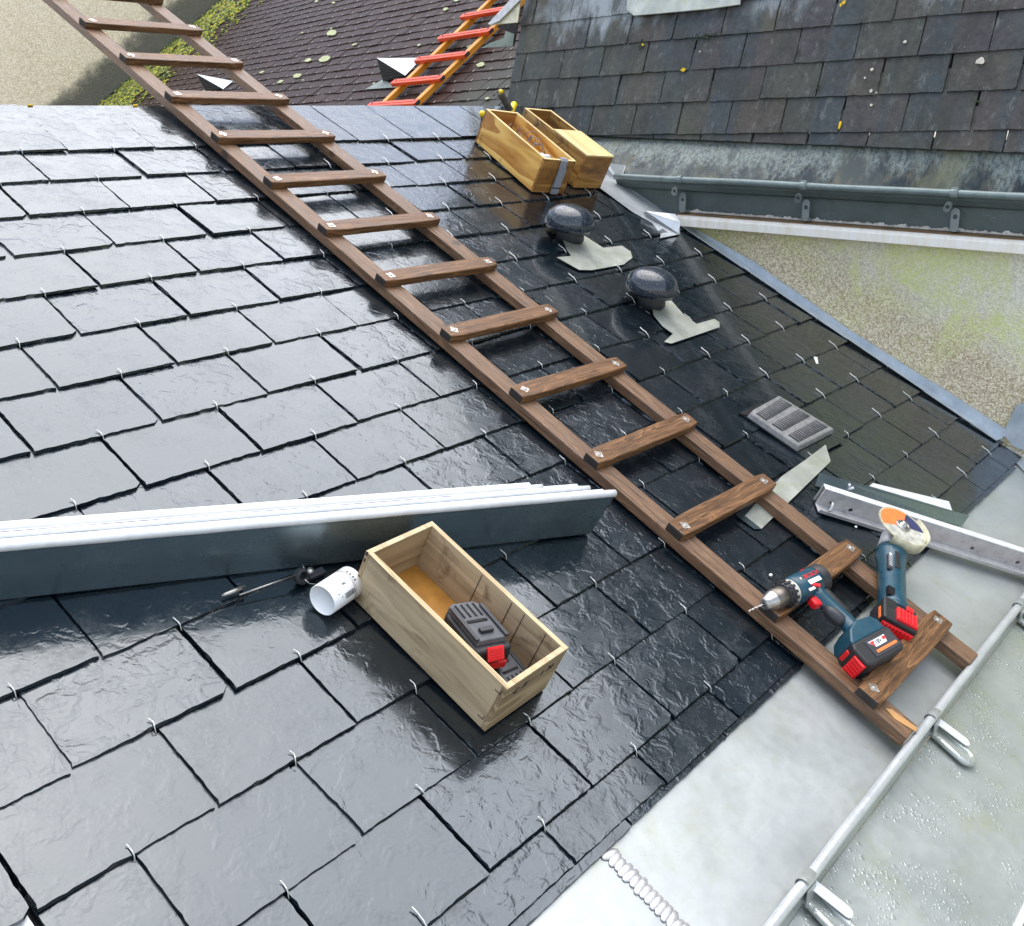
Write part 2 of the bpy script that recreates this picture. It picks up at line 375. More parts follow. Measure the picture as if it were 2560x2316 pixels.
def m_render_far():
    g, c, vd, n = m_render('grey_cream_render', (1.0, .88, .66), (.64, .53, .36), None, None, .45)
    c = g.mix(g.ramp(g.noise(1.1, 5, .7), [(.45, 0), (.7, .5)]), c, (.82, .74, .57))
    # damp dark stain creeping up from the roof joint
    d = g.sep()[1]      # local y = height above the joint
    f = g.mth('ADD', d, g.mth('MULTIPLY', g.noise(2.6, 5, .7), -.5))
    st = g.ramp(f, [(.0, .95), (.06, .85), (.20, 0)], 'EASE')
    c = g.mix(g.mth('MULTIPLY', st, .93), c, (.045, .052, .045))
    return g.out(c, .9, 0, g.bump(g.mth('MULTIPLY', vd, -1.0), .5, .01))
def m_stained_zinc():
    g = G('stained_zinc'); x = g.sep()[0]
    v = g.sep()[1]   # 0 bottom .. 1 top in metres*? local y up
    runs = g.noise(8, 5, .6, .3, g.map((1, .12, 1))); blot = g.noise(15, 6, .7, .5, g.map((1, .6, 1)))
    c = g.mix(g.ramp(runs, [(.44, 0), (.56, 1)], 'EASE'), (.012, .022, .028), (.06, .072, .066))
    c = g.mix(g.ramp(g.noise(30, 6, .7, 0, g.map((1, .25, 1), (3, 0, 0))), [(.5, 0), (.7, .7)]), c, (.17, .145, .09))
    n1 = g.noise(7, 3, .6, 0, g.map((1, .02, 1), (9, 0, 0))); n2 = g.noise(32, 3, .6, 0, g.map((1, .05, 1), (2, 0, 0))); n3 = g.noise(90, 5, .75, .3, g.map((1, .5, 1)))
    f = g.mth('ADD', g.mth('MULTIPLY', v, 3.4), g.mth('ADD', g.mth('MULTIPLY', n1, 1.1), g.mth('ADD', g.mth('MULTIPLY', n2, .5), g.mth('MULTIPLY', n3, .35))))
    lime = g.ramp(g.mth('MULTIPLY', f, .5), [(.62, 0), (.67, .55), (.74, 1)])
    c = g.mix(g.mth('MULTIPLY', lime, g.ramp(n3, [(.38, .15), (.58, .8)])), c, (.26, .30, .27))
    alg = g.ramp(g.noise(5, 5, .7, .4, g.map((1, .4, 1), (7, 0, 0))), [(.52, 0), (.64, .6)]); c = g.mix(alg, c, (.16, .155, .075))
    return g.out(c, .5, .15, g.bump(blot, .3, .002))
def m_shell():
    g = G('wet_black_plastic'); hs = None
    for sc_, rr, am in ((170, .34, .6), (90, .30, 1.0)):
        d = g.ramp(g.vor(sc_), [(0, 1), (rr*.6, .8), (rr, 0)], 'EASE'); hs = d if hs is None else g.mth('MAXIMUM', hs, g.mth('MULTIPLY', d, am))
    return g.out(g.mix(hs, (.012, .020, .032), (.05, .065, .085)), .22, 0, g.bump(hs, 1.0, .0022), Coat_Weight=.5)  # highlights of the drops painted in as a lighter colour

def m_moss():
    g = G('moss'); r = g.rand()
    c = g.ramp(r, [(0, (.03, .045, .008)), (.35, (.10, .13, .015)), (.7, (.25, .28, .035)), (.92, (.50, .42, .03)), (1, (.36, .36, .18))])
    return g.out(c, .95, 0, g.bump(g.noise(160, 3), .8, .004))
M = dict(
 slate=m_slate_wet(), old=m_slate_old(), far=m_slate_far(),
 zinc=m_zinc('zinc_sheet', (.34,.36,.35), (.47,.49,.48), .4, .28, .48, 5, ((.33,.34,.25), .6)),
 zincdrop=m_zinc('zinc_sheet_with_drops', (.33,.36,.34), (.47,.49,.47), .45, .26, .45, 5, ((.34,.37,.23), .6), .8),
 valley=m_zinc('valley_zinc', (.46,.48,.49), (.66,.68,.69), .45, .25, .45, 9, ((.3,.34,.36), .5)),
 flash=m_zinc('zinc_flashing', (.38,.44,.49), (.64,.69,.73), .5, .3, .5, 14, ((.5,.52,.5), .5)),
 newzinc=m_zinc('new_zinc', (.15,.215,.245), (.25,.31,.33), .85, .2, .34, 2.5),
 zincwhite=m_zinc('bright_zinc_roll', (.58,.59,.60), (.74,.75,.76), .15, .35, .55, 60),
 steel=m_zinc('galvanised_steel', (.42,.41,.41), (.60,.59,.58), .3, .35, .55, 30, ((.22,.19,.18), .6)),
 lead=m_zinc('lead_plate', (.30,.32,.28), (.56,.57,.50), .4, .28, .5, 16, ((.42,.42,.25), .8)),
 gutgreen=m_zinc('grey_green_gutter', (.07,.09,.09), (.11,.135,.13), .3, .4, .6, 7, ((.07,.08,.06), .7)),
 gutbead=m_zinc('grey_green_bead', (.14,.18,.175), (.23,.275,.265), .35, .35, .55, 20, ((.1,.11,.1), .6)),
 stained=m_stained_zinc(), strapg=m_zinc('old_bracket_metal', (.15,.17,.17), (.27,.30,.29), .4, .35, .55, 30),
 hook=m_plain('hook_wire', (.60,.62,.60), .3, .7, .1),
 deck=m_plain('dark_roof_deck', (.012,.013,.015), .7),
 rail=m_wood('ladder_rail_wood', ((.27,.15,.078), (.14,.074,.036), (.026,.013,.007), (.21,.12,.068)), 'Y', 1.5, (.32,.6), ((.05,.03,.02), .60, .5), .8, k1=.75, k2=.22),
 rung=m_wood('ladder_rung_wood', ((.30,.145,.052), (.15,.068,.024), (.020,.010,.005), (.115,.052,.020)), 'X', 1.3, (.32,.6), ((.03,.018,.012), .62, .5), .9, k1=.72, k2=.28),
 endgrain=m_plain('dark_end_grain', (.03,.024,.02), .8),
 fresh=m_plain('fresh_split_wood', (.42,.22,.08), .6),
 washer=m_plain('screw_metal', (.55,.5,.45), .35, .8),
 rrail=m_wood('orange_wood', ((.80,.34,.03), (.70,.27,.02), (.48,.16,.01), (.74,.31,.03)), 'Y', .6, (.3,.5), bump=.1),
 rrung=m_wood('red_wood', ((.72,.085,.010), (.62,.06,.008), (.36,.025,.005), (.66,.08,.01)), 'X', .6, (.3,.5), bump=.15),
 boxpale=m_wood('grey_brown_plywood', ((.58,.45,.29), (.43,.33,.20), (.15,.10,.052), (.46,.37,.25)), 'Y', .5, (.55,.8), ((.11,.07,.035), .56, .75), .3, rings=4, k1=.75, k2=.25),
 boxrim=m_wood('pale_board_edge', ((.60,.48,.29), (.52,.40,.22), (.30,.20,.09), (.56,.46,.30)), 'Y', .6, (.5,.7), bump=.15),
 boxend=m_wood('grey_brown_plywood_end', ((.50,.37,.21), (.36,.26,.14), (.14,.09,.045), (.38,.29,.18)), 'X', .5, (.55,.8), ((.10,.075,.05), .58, .7), .2, rings=4),
 boxfloor=m_plain('orange_hardboard', (.42,.19,.03), .5, 0, .25, 30),
 goldY=m_wood('golden_plywood', ((.82,.52,.15), (.72,.40,.085), (.38,.14,.015), (.74,.47,.16)), 'Y', .22, (.4,.6), ((.25,.12,.03), .64, .6), .1, rings=8, k1=.36, k2=.55),
 goldX_shaded=m_wood('golden_plywood_shaded_end', ((.48,.26,.07), (.38,.18,.04), (.17,.06,.01), (.30,.15,.045)), 'X', .4, (.4,.6), ((.09,.05,.02), .52, .8), .15, rings=6),  # shade painted in: darker copy of the plywood for the box ends
 goldlid=m_wood('pale_golden_lid', ((.84,.66,.33), (.80,.60,.28), (.66,.44,.17), (.80,.62,.32)), 'Y', .3, (.4,.6), None, .05, rings=4),
 blotch=m_wood('blotched_plywood', ((.52,.32,.10), (.40,.22,.055), (.16,.07,.015), (.27,.16,.055)), 'Y', .4, (.45,.65), ((.05,.032,.012), .50, .85), .12, rings=6),
 teal=m_plain('teal_plastic', (.008,.055,.085), .3, 0, .15, 30, .05), tealdark=m_plain('dark_teal_plastic', (.010,.045,.07), .35),
 black=m_plain('black_rubber', (.014,.014,.016), .5), grey=m_plain('grey_plastic', (.075,.078,.085), .45), grey2=m_plain('dark_grey_plastic', (.03,.032,.036), .45),
 red=m_plain('red_plastic', (.72,.012,.018), .3, 0, .1), redtext=m_plain('red_print', (.65,.03,.03), .5), orange=m_plain('orange_label', (.85,.19,.04), .55, 0, .18, 60),
 white=m_plain('white_print', (.78,.80,.82), .5, 0, .05), cream=m_plain('dusty_cream_metal', (.50,.47,.33), .5, .2, .3, 40), discgrey=m_plain('pale_disc_label', (.44,.43,.37), .6, 0, .5, 45), navy=m_plain('navy_label', (.03,.035,.11), .5),
 chrome=m_plain('worn_chrome', (.42,.40,.37), .28, .9, .25, 60), dchrome=m_plain('dark_chuck_metal', (.17,.15,.13), .32, .8, .3, 60),
 tubew=m_plain('white_tube_plastic', (.86,.87,.88), .4, 0, .03), ink=m_plain('black_ink', (.02,.02,.025), .6),
 shell=m_shell(), holes=m_plain('dark_inside', (.005,.005,.005), .9), grille=m_plain('grey_grille_plastic', (.20,.20,.195), .5, 0, .35, 50, .3), slot=m_plain('grille_slot', (.02,.02,.022), .6),
 fascia=m_wood('white_painted_fascia', ((.86,.84,.78), (.84,.82,.76), (.72,.62,.45), (.84,.82,.76)), 'Y', .4, (.4,.6), ((.30,.24,.08), .66, .7), .2, rings=1),
 ledge=m_plain('rusty_wet_ledge', (.16,.085,.025), .35, 0, .5, 18, .3), paint=m_plain('peeling_paint', (.62,.60,.56), .7, 0, .3, 60, .5),
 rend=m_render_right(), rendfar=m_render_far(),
 yellow=m_plain('yellow_rubber', (.75,.55,.01), .45, 0, .15), cloth=m_plain('grey_tape_wrap', (.12,.11,.095), .8, 0, .6, 70, .6), strap=m_plain('grey_webbing', (.27,.28,.31), .8, 0, .12, 200), wire=m_plain('grey_wire', (.16,.15,.20), .4, .3), bag=m_plain('pale_plastic_bag', (.62,.60,.68), .4),
 moss=m_moss(), mossd=m_plain('dark_moss', (.025,.04,.012), .95, 0, .5, 20, .6), lichen=m_plain('pale_lichen', (.34,.36,.20), .9, 0, .3, 30, .5), lichw=m_plain('white_lichen', (.55,.50,.42), .9, 0, .2, 30), lichy=m_plain('yellow_lichen', (.62,.40,.01), .9),
 ventwhite=m_plain('white_vent_cap', (.66,.67,.70), .45, 0, .05), ventflash=m_plain('grey_green_flashing', (.15,.18,.15), .5, 0, .3),
 solder=m_zinc('solder', (.42,.41,.41), (.58,.57,.57), .5, .2, .4, 20), paper=m_plain('off_white', (.7,.7,.68), .6), ground=m_plain('grey_paving', (.30,.29,.24), .9, 0, .3, 3, .3),
)

# ------------------------------------------------------------------ the main slate roof
roof = thing('slate_roof', ROOF, 'new wet dark slate roof held by bright wire hooks, under the brown wooden ladder', 'roof')
W, GA = .25, .14776
ZL = []     # hooks
bm = B(); hooks = []
def clip_main(poly, k):
    """right edge follows the valley sheet, then the wall flashing"""
    yt = -k*GA
    if k <= 1: poly = clip(poly, (2.40, 0), (-1, 0))
    elif k <= 4: poly = clip(poly, (1.935 + .006*k, 0), (-1, 0))
    else: poly = clip(poly, (2.147, 0), (-1, 0))
    if k >= 13: poly = clip(poly, (-.875, 0), (1, 0))
    return poly
def in_vent(u, v): return False
for k in range(0, 16):
    off = 0 if k % 2 == 0 else .5
    tail = k*GA if k < 15 else 2.140
    top = tail - (.30 if k else .262)
    if k == 15: top = tail - .25
    for i in range(-10, 11):
        r = random.Random(k*100 + i)
        c = (i + off)*W
        if c < -2.4 or c > 2.55: continue
        if k == 15: off2 = 0
        w2 = W/2 - r.uniform(.0016, .0027)
        dy = r.uniform(-.0025, .0035); ang = r.uniform(-.006, .006)
        x0, x1 = c - w2 + r.uniform(-.001, .001), c + w2 + r.uniform(-.001, .001)
        yt, yb = -top, -(tail + dy)
        cham = r.choice((0, 0, 0, .004, .012))
        cham = cham
        poly = [(x0 + (cham if r.random() < .5 else 0), yb + ang*W*.5), (x1 - cham, yb - ang*W*.5), (x1, yb + cham*.8 - ang*W*.5), (x1, yt), (x0, yt)]
        if k == 0: poly = [(x0, yb), (x1, yb), (x1, yt), (x0, yt)]
        poly = clip_main(poly, k)
        if k in (3, 4) : # rounded corner of the last slate against the valley sheet
            mx = max([p[0] for p in poly], default=0)
            if mx > 1.93 and mx < 1.99: poly = clip(poly, (mx - .045, yb), (-.62, .78)) if len(poly) > 2 else poly
        zt = .0125 + r.uniform(-.0006, .0014) + (.006 if (k == 12 and i == -4) else 0)
        if k == 15: zt = .0065
        slate(bm, poly, zt, yb, -.0125/.30 + r.uniform(-.006, .006), .0052 + r.uniform(0, .0012), .0085, .0010, .0020, r)
        if k < 15 and poly and min(p[0] for p in poly) < c - .01 and max(p[0] for p in poly) > c + .01: hooks.append((c + r.uniform(-.006, .006), yb, zt, r))
# second, lowest course seen as a thin edge under the eave
for i in range(-9, 9):
    r = random.Random(i + 999); c = i*.31 + .04
    if c < -1.1 or c > 2.0: continue
    slate(bm, clip([(c-.153, -2.1525 + r.uniform(-.003, .003)), (c+.153, -2.1525), (c+.153, -1.99), (c-.153, -1.99)], (2.147, 0), (-1, 0)), .0005, -2.15, -.02, .005, .0085, .0016, .0016, r)
slates = link('slates', bm, M['slate'], roof, smooth='raw')
bmv = B(); box(bmv, -2.4, -.882, -2.14, -1.74, -.004, .0035); link('verge_sheet', bmv, M['zincwhite'], roof)
# hooks: bright S-bent wires gripping each slate tail
def hook_mesh(seed):
    r = random.Random(seed); b = B(); s = r.uniform(-.002, .002)
    tube(b, [(s*.2, -.008, -.006), (0, -.0045, -.0035), (0, -.0025, .0005), (0, -.0005, .0024), (s*.5+.0008, .004, .0030), (s+.0014, .008, .0024), (s*.6+.0006, .012, .0026), (s*.4-.0014, .016, .0040)], [.0008, .0008, .0009, .0010, .0010, .0010, .0009, .0007], 6)
    return b
HM = [link('slate_hook', hook_mesh(s), M['hook'], roof).data for s in range(4)]
for o in [o for o in C.objects if o.name.startswith('slate_hook')]: bpy.data.objects.remove(o)
camr = RI @ CAM
def inframe(p):
    q = RC @ (ROOF @ Vector(p) - CAM)
    if q.z <= 0: return None
    x = (q.x/q.z*FPX + 1280)/2560; y = (q.y/q.z*FPX + 1158)/2316
    return (0 <= x <= 1 and 0 <= y <= 1), q.z
vis = []; rest = []
for c, y, z, r in hooks:
    f = inframe((c, y, z)); (vis if f and f[0] else rest).append((f[1] if f else 9, c, y, z, r))
vis.sort(key=lambda a: a[0])
for d, c, y, z, r in vis[:100]:
    o = bpy.data.objects.new('slate_hook', HM[r.randrange(4)]); C.objects.link(o); o.parent = roof; o.location = (c, y, z); o.rotation_euler = (0, 0, r.uniform(-.18, .12))
bm = B()
for d, c, y, z, r in vis[100:] + rest:
    tube(bm, [(c, y-.012, z-.005), (c, y-.003, z+.001), (c+.001, y+.008, z+.0042), (c+.002, y+.02, z+.0034), (c, y+.031, z+.0055)], .0014, 5)
o = link('slate_hooks', bm, M['hook'], roof); o['kind'] = 'stuff'
# deck below, far slope behind the ridge
bm = B(); box(bm, -2.6, 2.14, -2.14, .262, -.05, -.012)
link('roof_deck', bm, M['deck'], roof)
bm = B(); rp = Vector((0, .262, -.004))
P = [(-2.6, .262, -.004), (2.3, .262, -.004), (2.3, .262 - 1.1*math.sin(R_(34)) + .6, -1.1), (-2.6, .262 - 1.1*math.sin(R_(34)) + .6, -1.1)]
sheet(bm, P, .012); link('rear_slope', bm, M['slate'], roof)
bm = B()     # small yellow wooden wedges peeping over the ridge
for x, y in ((63, 272/1.0), (270, 271)):
    p = RP(x, 212, .0); box(bm, p.x-.007, p.x+.007, .262, .266, -.004, .0035)
link('ridge_wedge', bm, M['lichy'], roof, bev=.001)

# ---- zinc gutter lying on the slope below the eave
bm = B()
NX, NY = 60, 14
def zgrid(bm, x0, x1, y0, y1, z, nx, ny, amp, sd):
    g = [[bm.verts.new((x0+(x1-x0)*i/nx, y0+(y1-y0)*j/ny, z + amp*mnoise.noise(Vector(((x0+(x1-x0)*i/nx)*2.1, (y0+(y1-y0)*j/ny)*3.1, sd))))) for j in range(ny+1)] for i in range(nx+1)]
    for i in range(nx):
        for j in range(ny): bm.faces.new((g[i][j], g[i+1][j], g[i+1][j+1], g[i][j+1])).smooth = True
zgrid(bm, -2.6, 2.162, -2.411, -2.10, -.007, 60, 8, .0035, 2)
link('gutter_sheet', bm, M['zinc'], roof, smooth='raw')
bm = B(); zgrid(bm, -2.6, 2.6, -2.69, -2.414, -.009, 60, 6, .0025, 5)
link('lower_zinc_sheet', bm, M['zincdrop'], roof, smooth='raw')
UB, UT, UH = -2.413, -2.3925, .031     # foot line, bead line, bead height
bm = B()
n = 50
rows_ = []
for (yy, zz) in ((UB, -.008), (UB+.004, .004), (UT-.005, UH-.010), (UT+.001, UH-.003)):
    rows_.append([bm.verts.new((-2.6 + 4.76*i/n, yy + .0022*mnoise.noise(Vector((i*.5, zz*30, 1))), zz)) for i in range(n+1)])
for a, b_ in zip(rows_, rows_[1:]):
    for i in range(n): bm.faces.new((a[i], a[i+1], b_[i+1], b_[i])).smooth = True
up_ = link('gutter_upstand', bm, M['zincdrop'], roof, smooth='raw')
so_ = up_.modifiers.new('thick', 'SOLIDIFY'); so_.thickness = .0015
bm = B(); tube(bm, [(-2.6 + 4.76*i/120, UT + .0016*mnoise.noise(Vector((i*.35, 0, 0))), UH + .0018*mnoise.noise(Vector((i*.3, 5, 0)))) for i in range(121)], .0092, 14)
link('gutter_bead', bm, M['valley'], up_)
def gutter_bracket(u, tabdx):
    b = B()
    lathe(b, [(.0128, -.015), (.0128, .015), (.0112, .015), (.0112, -.015), (.0128, -.015)], 20, Matrix.Translation((u, UT, UH)) @ Matrix.Rotation(R_(90), 4, 'Y'), a0=-.6, a1=3.6)
    sheet(b, [(u-.015, UT-.0128, UH-.002), (u+.015, UT-.0128, UH-.002), (u+.015, UB-.006, .002), (u-.015, UB-.006, .002)], .002)
    o = link('gutter_bracket', b, M['zinc'], roof)
    b = B(); pts = []
    L, w = .062, .0105
    for k in range(9): a = -math.pi/2 - math.pi/2 + math.pi*k/8; pts.append((w*math.cos(a), -L + w*math.sin(a)))
    pts += [(w, 0), (-w, 0)]
    prism(b, pts, 0, .0018, Matrix.Translation((u+.016, UT-.014, UH-.012)) @ Matrix.Rotation(R_(6), 4, 'X') @ Matrix.Rotation(R_(14), 4, 'Z'))
    link('tab', b, M['zincwhite'], o)
    b = B(); pts = []; L, w = .070, .017; Mx = Matrix.Translation((u+.012, UB+.002, .004)) @ Matrix.Rotation(R_(-4), 4, 'Z')
    for k in range(13): a = math.pi + math.pi*k/12; pts.append((w*math.cos(a), -L + w*math.sin(a)))
    pts += [(w, .01), (-w, .01)]
    prism(b, pts, -.009, .001, Mx)
    rim = [(-w, .01, 0)] + [(p[0], p[1], 0) for p in pts[:13]] + [(w, .01, 0)]
    tube(b, [Mx @ Vector((p[0], p[1], .0)) for p in rim], .0085, 12)
    for v in b.verts:
        if v.co.z > 0: v.co.z *= .75
    link('strap_end', b, M['zincdrop'], o)
BK = []
for (x, y, h) in ((1838, 1412, UH), (1592, 1738, UH), (2012, 1196, UH)):
    p = RP(x, y, h); gutter_bracket(p.x, 0); BK.append(p.x)
for u in (BK[1] - .47, BK[1]-.94, BK[2] + .45): gutter_bracket(u, 0)
# soldered joint across the gutter sheet
s1 = cr(800, 1516, 900)
bm = B()
A, Bp = RP(*s1(1570, 1330), -.005), RP(*s1(2010, 1790), -.005)
dirn = (Bp - A).normalized(); side = Vector((-dirn.y, dirn.x, 0))
L = (Bp-A).length + .12; nb = int(L/.0105)
for i in range(nb):
    p = A + dirn*(i*.0105); r = random.Random(i)
    m = Matrix.Translation(p) @ Matrix(((side.x, dirn.x, 0, 0), (side.y, dirn.y, 0, 0), (0, 0, 1, 0), (0, 0, 0, 1))) @ Matrix.Rotation(r.uniform(-.25, .25), 4, 'Z') @ Matrix.Diagonal((.0165*r.uniform(.85, 1.15), .0080, .0014, 1))
    bmesh.ops.create_icosphere(bm, subdivisions=2, radius=1, matrix=m)
link('solder_seam', bm, M['solder'], roof, smooth=True)
# drip edge and wall below the lower sheet
bm = B(); box(bm, -2.6, 2.6, -2.70, -2.688, -.03, -.004); link('drip_edge', bm, M['zincwhite'], roof, bev=.002)

# ---- wall flashing, in overlapping lengths
Wc = cr(1480, 360, 540); K6 = cr(1660, 700, 900)
WX = 2.172
tops = [RP(1362, 446, 0), None]
def wallpt(x, y): return RI @ hit(x, y, Vector((WX, 0, 0)), Vector((1, 0, 0)))
tl = [wallpt(*Wc(880, 740)), wallpt(1482, 512), wallpt(1548, 560), wallpt(1683, 655), wallpt(1838, 752), wallpt(1980, 843)]
for i in range(len(tl)-1):
    a, b_ = tl[i], tl[i+1]; d = (b_-a).normalized()
    ov = d*.012; lift = -.0016*(i % 2)
    bm = B()
    x0 = WX - .003 + lift
    fa, fb = Vector((2.118, a.y, .014)), Vector((2.118, b_.y, .014))
    k1 = Vector((x0, a.y, .012)); k2 = Vector((x0, b_.y - .012, .012))
    sheet(bm, [(x0, a.y, a.z), (x0, b_.y-.012, b_.z-.002), k2, k1], .0015, Vector((1, 0, 0)))
    sheet(bm, [k1, k2, (2.112, b_.y - .006, .0165 + abs(lift)), (2.112, a.y, .0165 + abs(lift))], .0012, Vector((0, 0, 1)))
    link('wall_flashing', bm, M['flash'], roof)
bm = B()
q = [wallpt(*K6(*p)) for p in ((1900, 860), (1978, 700), (2400, 560), (2400, 1100), (1960, 930))]
sheet(bm, [(WX-.006, p.y, p.z) for p in q], .0015, Vector((-1, 0, 0)))
e = [RP(*K6(*p), -.002) for p in ((1900, 960), (1945, 890), (2100, 980), (2060, 1120), (1975, 1030))]
sheet(bm, e, .0015, Vector((0, 0, 1)))
link('corner_flashing', bm, M['flash'], roof)

# ---- valley sheet between roof and gutter end
bm = B()
pl = [(60, 405), (-120, 300), (-60, 150), (150, 172), (262, 362), (620, 600), (800, 700), (822, 845), (632, 884), (640, 850), (560, 740), (380, 640)]
sheet(bm, [Vector((*RP(*Wc(*p), .012)[:2], .012)) for p in pl], .0015, Vector((0, 0, 1)))
link('valley_sheet', bm, M['valley'], roof)
bm = B()
def WP(x, y, h): return RP(*Wc(x, y), h)
sheet(bm, [WP(480, 640, .015), WP(500, 628, .034), WP(780, 655, .06), WP(826, 735, .05), WP(808, 838, .018)], .0015)
sheet(bm, [WP(262, 362, .014), WP(320, 195, .05), WP(145, 175, .05), WP(60, 130, .05), WP(60, 230, .016)], .0015)
link('valley_upstand', bm, M['valley'], roof)
bm = B()
sheet(bm, [WP(262, 362, .014), WP(300, 320, .03), WP(470, 400, .035), WP(640, 500, .035), WP(800, 560, .04), WP(1052, 600, .05), WP(790, 645, .03), WP(640, 605, .016)], .0015)
link('gutter_end_sheet', bm, M['flash'], roof)
bm = B()
sheet(bm, [WP(775, 560, .052), WP(800, 535, .055), WP(1050, 553, .066), WP(1055, 602, .055)], .0015)
sheet(bm, [WP(470, 390, .045), WP(520, 350, .055), WP(600, 325, .065), WP(740, 400, .065), WP(752, 450, .065), WP(790, 538, .052), WP(772, 556, .048), WP(640, 490, .044)], .0015)
link('gutter_end_cap', bm, M['zincwhite'], roof)

# ---- two mushroom vents with lead plates
F8 = cr(800, 0, 900)
P1 = [RP(*F8(*p), .0155) for p in ((1360, 1345), (1480, 1325), (1585, 1392), (1690, 1380), (1738, 1412), (1748, 1448), (1700, 1485), (1520, 1517), (1450, 1515), (1325, 1445), (1405, 1438), (1378, 1395))]
g8 = cr(1660, 700, 900)
P2 = [RP(*g8(*p), .0155) for p in ((-70, 130), (40, 120), (110, 200), (180, 250), (280, 222), (308, 240), (310, 268), (40, 360), (0, 350), (48, 305), (-10, 262), (-60, 200))]
for (px, py, rx, base, plate) in ((1122, 434, 1.28, (1125, 466), P1), (1284, 560, 1.28, (1284, 594), P2)):
    b0 = RP(base[0]-2, base[1], .02)
    top = RP(px, py, .085)
    vt = bpy.data.objects.new('roof_vent', None); C.objects.link(vt); vt.parent = roof; vt.location = (b0.x, b0.y, 0)
    zc = .078
    q = RP(px, py, zc); off = Vector((q.x - b0.x, q.y - b0.y, 0)); S_ = rx
    bm = B(); tilt = Matrix.Translation((off.x, off.y, 0)) @ Matrix.Rotation(R_(-20), 4, 'X')
    lathe(bm, [(0, zc+.036), (.02, zc+.0345), (.04, zc+.028), (.056, zc+.016), (.0625, zc+.002), (.063, zc-.010), (.060, zc-.017), (.052, zc-.015), (.03, zc-.012), (0, zc-.012)], 40, Matrix.Translation((off.x, off.y, zc)) @ Matrix.Rotation(R_(-14), 4, 'X') @ Matrix.Diagonal((S_, S_, S_*1.1, 1)) @ Matrix.Translation((0, 0, -zc)))
    link('cap', bm, M['shell'], vt)
    bm = B(); mid = Vector((off.x*.8, off.y*.8, zc-.01))
    tube(bm, [(0, 0, .014), (mid.x*.35, mid.y*.35, .035), mid], [.047, .044, .042], 28)
    link('neck', bm, M['grey2'], vt)
    bm = B(); sheet(bm, [Vector((p.x-b0.x, p.y-b0.y, .0165)) for p in plate], .0015, Vector((0, 0, 1)))
    link('lead_plate', bm, M['lead'], vt)
    # dark slot above the neck where the slates are cut out
    bm = B(); q1 = RP(base[0]-48, base[1]-22, .018); q2 = RP(base[0]-20, base[1]-28, .018); q3 = RP(base[0]-12, base[1]-6, .018); q4 = RP(base[0]-36, base[1]-4, .018)
    sheet(bm, [Vector((p.x-b0.x, p.y-b0.y, .0172)) for p in (q1, q2, q3, q4)], .0008, Vector((0, 0, 1)))
    link('cut_out', bm, M['holes'], vt)
# ---- louvred vent tile
gv = bpy.data.objects.new('vent_tile', None); C.objects.link(gv); gv.parent = roof
def GP(x, y, h): return RP(*g8(x, y), h)
c0, c1, c2, c3 = GP(462, 770, .018), GP(630, 665, .018), GP(950, 860, .018), GP(745, 965, .018)
bm = B(); sheet(bm, [Vector((p.x, p.y, .014)) for p in (GP(415, 745, .014), GP(630, 645, .014), GP(1020, 900, .014), GP(800, 1012, .014))], .0025, Vector((0, 0, 1)))
link('tile_base', bm, M['slate'], gv)
bm = B(); sheet(bm, [Vector((p.x, p.y, .0168)) for p in (GP(425, 750, .017), GP(628, 652, .017), GP(680, 680, .017), GP(560, 700, .017), GP(470, 760, .017))], .0012, Vector((0, 0, 1)))
link('cut_out', bm, M['holes'], gv)
def bl(s, t, z):
    p = (c0*(1-s) + c1*s)*(1-t) + (c3*(1-s) + c2*s)*t
    return Vector((p.x, p.y, z))
bm = B(); q = [bl(.0, .0, .017), bl(.16, -.03, .017), bl(1, 0, .017), bl(1, 1, .017), bl(0, 1, .017)]
prism(bm, [(p.x, p.y) for p in q], .017, .034, shrink=.05)
link('frame', bm, M['grille'], gv, bev=.004, seg=3)
bm = B()
for t0 in (.08, .39, .70):
    q = [bl(.09, t0, 0), bl(.91, t0, 0), bl(.91, t0+.20, 0), bl(.09, t0+.20, 0)]
    prism(bm, [(p.x, p.y) for p in q], .0345, .0352)
link('louvre_bed', bm, M['slot'], gv)
bm = B()
for t0 in (.08, .39, .70):
    for k in range(14):
        s0 = .10 + .8*k/14
        a, b_ = bl(s0+.025, t0+.005, .0362), bl(s0+.025, t0+.195, .0362)
        tube(bm, [a, b_], .0017, 6)
link('louvre', bm, M['grille'], gv)

# ------------------------------------------------------------------ the neighbour: steep slates, gutter, rendered wall
DG = Vector((-.07611, -.99710, -.00296)).normalized(); NM = Vector((-.95059, .07166, .30206)).normalized(); UPM = NM.cross(DG).normalized()
if UPM.z < 0: UPM = -UPM
OM = Vector((2.2335, -.8361, -.1205))
MAN = Matrix(((DG.x, UPM.x, NM.x, OM.x), (DG.y, UPM.y, NM.y, OM.y), (DG.z, UPM.z, NM.z, OM.z), (0, 0, 0, 1))); MI = MAN.inverted()
def MPt(x, y, h=0):
    return MI @ hit(x, y, OM + NM*h, NM)
nb = thing('neighbour_house', MAN, 'old house side with steep weathered slates, stained zinc band, gutter and pebbledash wall', 'house')
bm = B()
e0, e1 = MPt(1150, 268), MPt(2016, 303); en = Vector((-(e1-e0).y, (e1-e0).x)); 
l0, l1 = MPt(1000, 205), MPt(1036, 0); ln = Vector((-(l0-l1).y*-1, -(l0-l1).x)) 
ld = (l1 - l0).normalized(); lnorm = (ld.y, -ld.x)
if lnorm[0] < 0: lnorm = (-lnorm[0], -lnorm[1])
w2, g2 = .22, .1209
